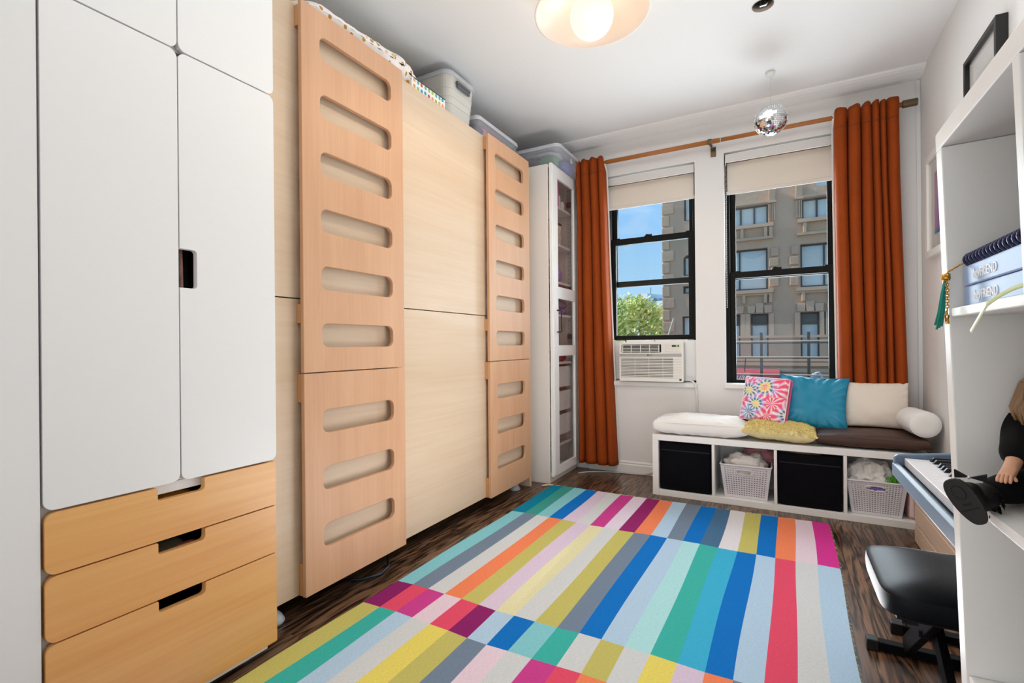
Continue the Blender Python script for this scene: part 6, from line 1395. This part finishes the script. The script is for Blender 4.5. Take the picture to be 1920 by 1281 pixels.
        for k in range(90):
            a = rr.uniform(0, 2 * PI); c = Vector((an[0] + 0.006, an[1] - 0.001 * sy, an[2] + 0.0015)) + Vector((0, math.cos(a), math.sin(a))) * 0.014
            if c.z < 0.0: continue
            fr.tube([L(*c), L(*(c + Vector((rr.uniform(-.012, -.004), math.cos(a) * 0.004, math.sin(a) * 0.004 - 0.003))))], [0.0008, 0.0004], 4)
        if fr.v: fr.obj('fringe', M_BT, bt, kind='stuff')
        bw = MB(); cb = Vector((hx + 0.001, hy + 0.004, hz + 0.034))
        for s_ in (-1, 1): bw.add([L(*cb), L(*(cb + Vector((0.004, 0.014 * s_, 0.006)))), L(*(cb + Vector((0.006, 0.014 * s_, -0.004))))], [(0, 1, 2)])
        bw.obj('bow', M_BT, bt, solid=0.002)
        MB().lathe([(0, 0.002), (0.0028, 0), (0, -0.002)], L(*(cb + Vector((-0.002, 0, 0)))), 10).obj('bow_bead', mat('silver_bead', '#c9c9d2', 0.2, metal=0.8), bt, smooth=True)
    # face
    hc = Vector(head) + Vector((-0.004, 0, 0.006))
    for s_ in (-1, 1):
        MB().lathe([(0, .0042)] + [(.0042 * math.sin(a), .0042 * math.cos(a)) for a in (0.5, 1, 1.57, 2.1, 2.6)] + [(0, -.0042)], L(hc.x - 0.0205, hc.y + 0.0105 * s_, hc.z), 14).obj('eye', mat('doll_eye', '#e9e9ee', 0.2), t, smooth=True)
        MB().lathe([(0, .0022), (.0022, 0), (0, -.0022)], L(hc.x - 0.0240, hc.y + 0.0105 * s_, hc.z), 10).obj('iris', mat('doll_iris', '#3a5a86', 0.2), t, smooth=True)
        MB().lathe([(0, .006), (.004, .003), (.004, -.003), (0, -.006)], L(hc.x + 0.002, hc.y + 0.026 * s_, hc.z - 0.003), 10).obj('ear', M_SK, t, smooth=True)
    MB().lathe([(0, .004), (.003, 0), (.0036, -.003), (0, -.0045)], L(hc.x - 0.0255, hc.y, hc.z - 0.007), 10).obj('nose', M_SK, t, smooth=True)
    MB().tube([L(hc.x - 0.0225, hc.y - 0.006, hc.z - 0.0145), L(hc.x - 0.0238, hc.y, hc.z - 0.0155), L(hc.x - 0.0225, hc.y + 0.006, hc.z - 0.0145)], [0.0008, 0.0016, 0.0008], 6).obj('mouth', mat('doll_lip', '#b8605c', 0.4), t, smooth=True)
    # hair: cap plus long locks falling to the shoulders
    M_HA = mat('blonde_hair', '#8f7050', 0.5, var=0.35, vscale=120, stretch=(1, 1, 0.15))
    hb = MB(); rr = random.Random(8)
    for k in range(420):
        a = rr.uniform(-2.35, 2.35); el = rr.uniform(0.05, 1.0)
        # direction measured from the back of the head (+x)
        top = Vector((hc.x + 0.004, hc.y, hc.z + 0.028)); r1 = 0.029 + rr.uniform(0, 0.007); r2 = 0.031 + rr.uniform(0, 0.014)
        m1 = Vector((hc.x + math.cos(a) * r1 * 0.8 + 0.003, hc.y + math.sin(a) * r1, hc.z + 0.016 * el + 0.004)); dn = rr.uniform(0.026, 0.046)
        m2 = Vector((hc.x + math.cos(a) * r2 + 0.004, hc.y + math.sin(a) * r2, hc.z - 0.012)); m3 = Vector((hc.x + math.cos(a) * r2 * 0.86 + 0.004, hc.y + math.sin(a) * r2 * 0.86, hc.z - dn))
        p0 = top + Vector((math.cos(a), math.sin(a), 0)) * 0.006 * (1 - el)
        hb.tube([L(*p0), L(*((p0 + m1) / 2 + Vector((0, 0, 0.006)) + Vector((math.cos(a), math.sin(a), 0)) * 0.006)), L(*m1), L(*m2), L(*m3)], [0.0022, 0.0026, 0.0026, 0.0024, 0.0008], 5)
    hb.obj('hair', M_HA, t, smooth=True, kind='stuff')
doll()

# ------------------------------------------------------------------ framed pictures on the right wall
def frames():
    t = thing('picture_frame', (0.75, 2.72, 1.85), 'black deep picture frame high on the right wall', 'picture frame')
    y0, y1, z0, z1, xf, xb = 2.545, 2.925, 1.80, 2.285, 0.735, 0.7715
    plate('frame_moulding', [(y0, z0), (y1, z0), (y1, z1), (y0, z1)], [[(y0 + 0.02, z0 + 0.02), (y1 - 0.02, z0 + 0.02), (y1 - 0.02, z1 - 0.02), (y0 + 0.02, z1 - 0.02)]], xf, xb, mat('black_wood_frame', '#1a1817', 0.4), t, bevel=0.001)
    bx('mount_board', mat('mount_white', '#edece8', 0.8), t, 0.752, 0.7705, y0 + 0.021, y1 - 0.021, z0 + 0.021, z1 - 0.021, bevel=0)
    MB().box(0.748, 0.750, y0 + 0.021, y1 - 0.021, z0 + 0.021, z1 - 0.021).obj('glass_pane', M_GLASSC, t)
    bx('print', mat('faint_print', '#dfe0de', 0.8, var=0.06, vscale=9), t, 0.7513, 0.7518, y0 + 0.09, y1 - 0.09, z0 + 0.09, z1 - 0.11, bevel=0)
    t = thing('picture_frame', (0.75, 3.42, 1.51), 'white picture frame with a lilac picture beside the bookcase', 'picture frame')
    y0, y1, z0, z1, xf = 3.22, 3.64, 1.508, 2.085, 0.742
    plate('frame_moulding', [(y0, z0), (y1, z0), (y1, z1), (y0, z1)], [[(y0 + 0.038, z0 + 0.038), (y1 - 0.038, z0 + 0.038), (y1 - 0.038, z1 - 0.038), (y0 + 0.038, z1 - 0.038)]], xf, xb, M_TRIM, t, bevel=0.001)
    bx('mount_board', mat('mount_white', '#edece8', 0.8), t, 0.757, 0.7705, y0 + 0.039, y1 - 0.039, z0 + 0.039, z1 - 0.039, bevel=0)
    def grad(n, l, b):
        tcn = n.new('ShaderNodeTexCoord'); s = n.new('ShaderNodeSeparateXYZ'); l.new(tcn.outputs['Generated'], s.inputs[0]); rp = n.new('ShaderNodeValToRGB'); el = rp.color_ramp.elements
        el[0].position = 0.0; el[0].color = (*srgb('#4a7ab8'), 1); el[1].position = 1.0; el[1].color = (*srgb('#b98e86'), 1)
        for p_, c_ in ((0.06, '#6a8ac8'), (0.10, '#c092c4'), (0.8, '#c8a0c0')): x_ = el.new(p_); x_.color = (*srgb(c_), 1)
        l.new(s.outputs[2], rp.inputs[0]); l.new(rp.outputs[0], b.inputs['Base Color'])
    bx('lilac_print', pattern('lilac_print', grad, 0.8), t, 0.7560, 0.7568, y0 + 0.115, 3.505, 1.625, 1.965, bevel=0)
    MB().box(0.752, 0.754, y0 + 0.039, y1 - 0.039, z0 + 0.039, z1 - 0.039).obj('glass_pane', M_GLASSC, t)
frames()
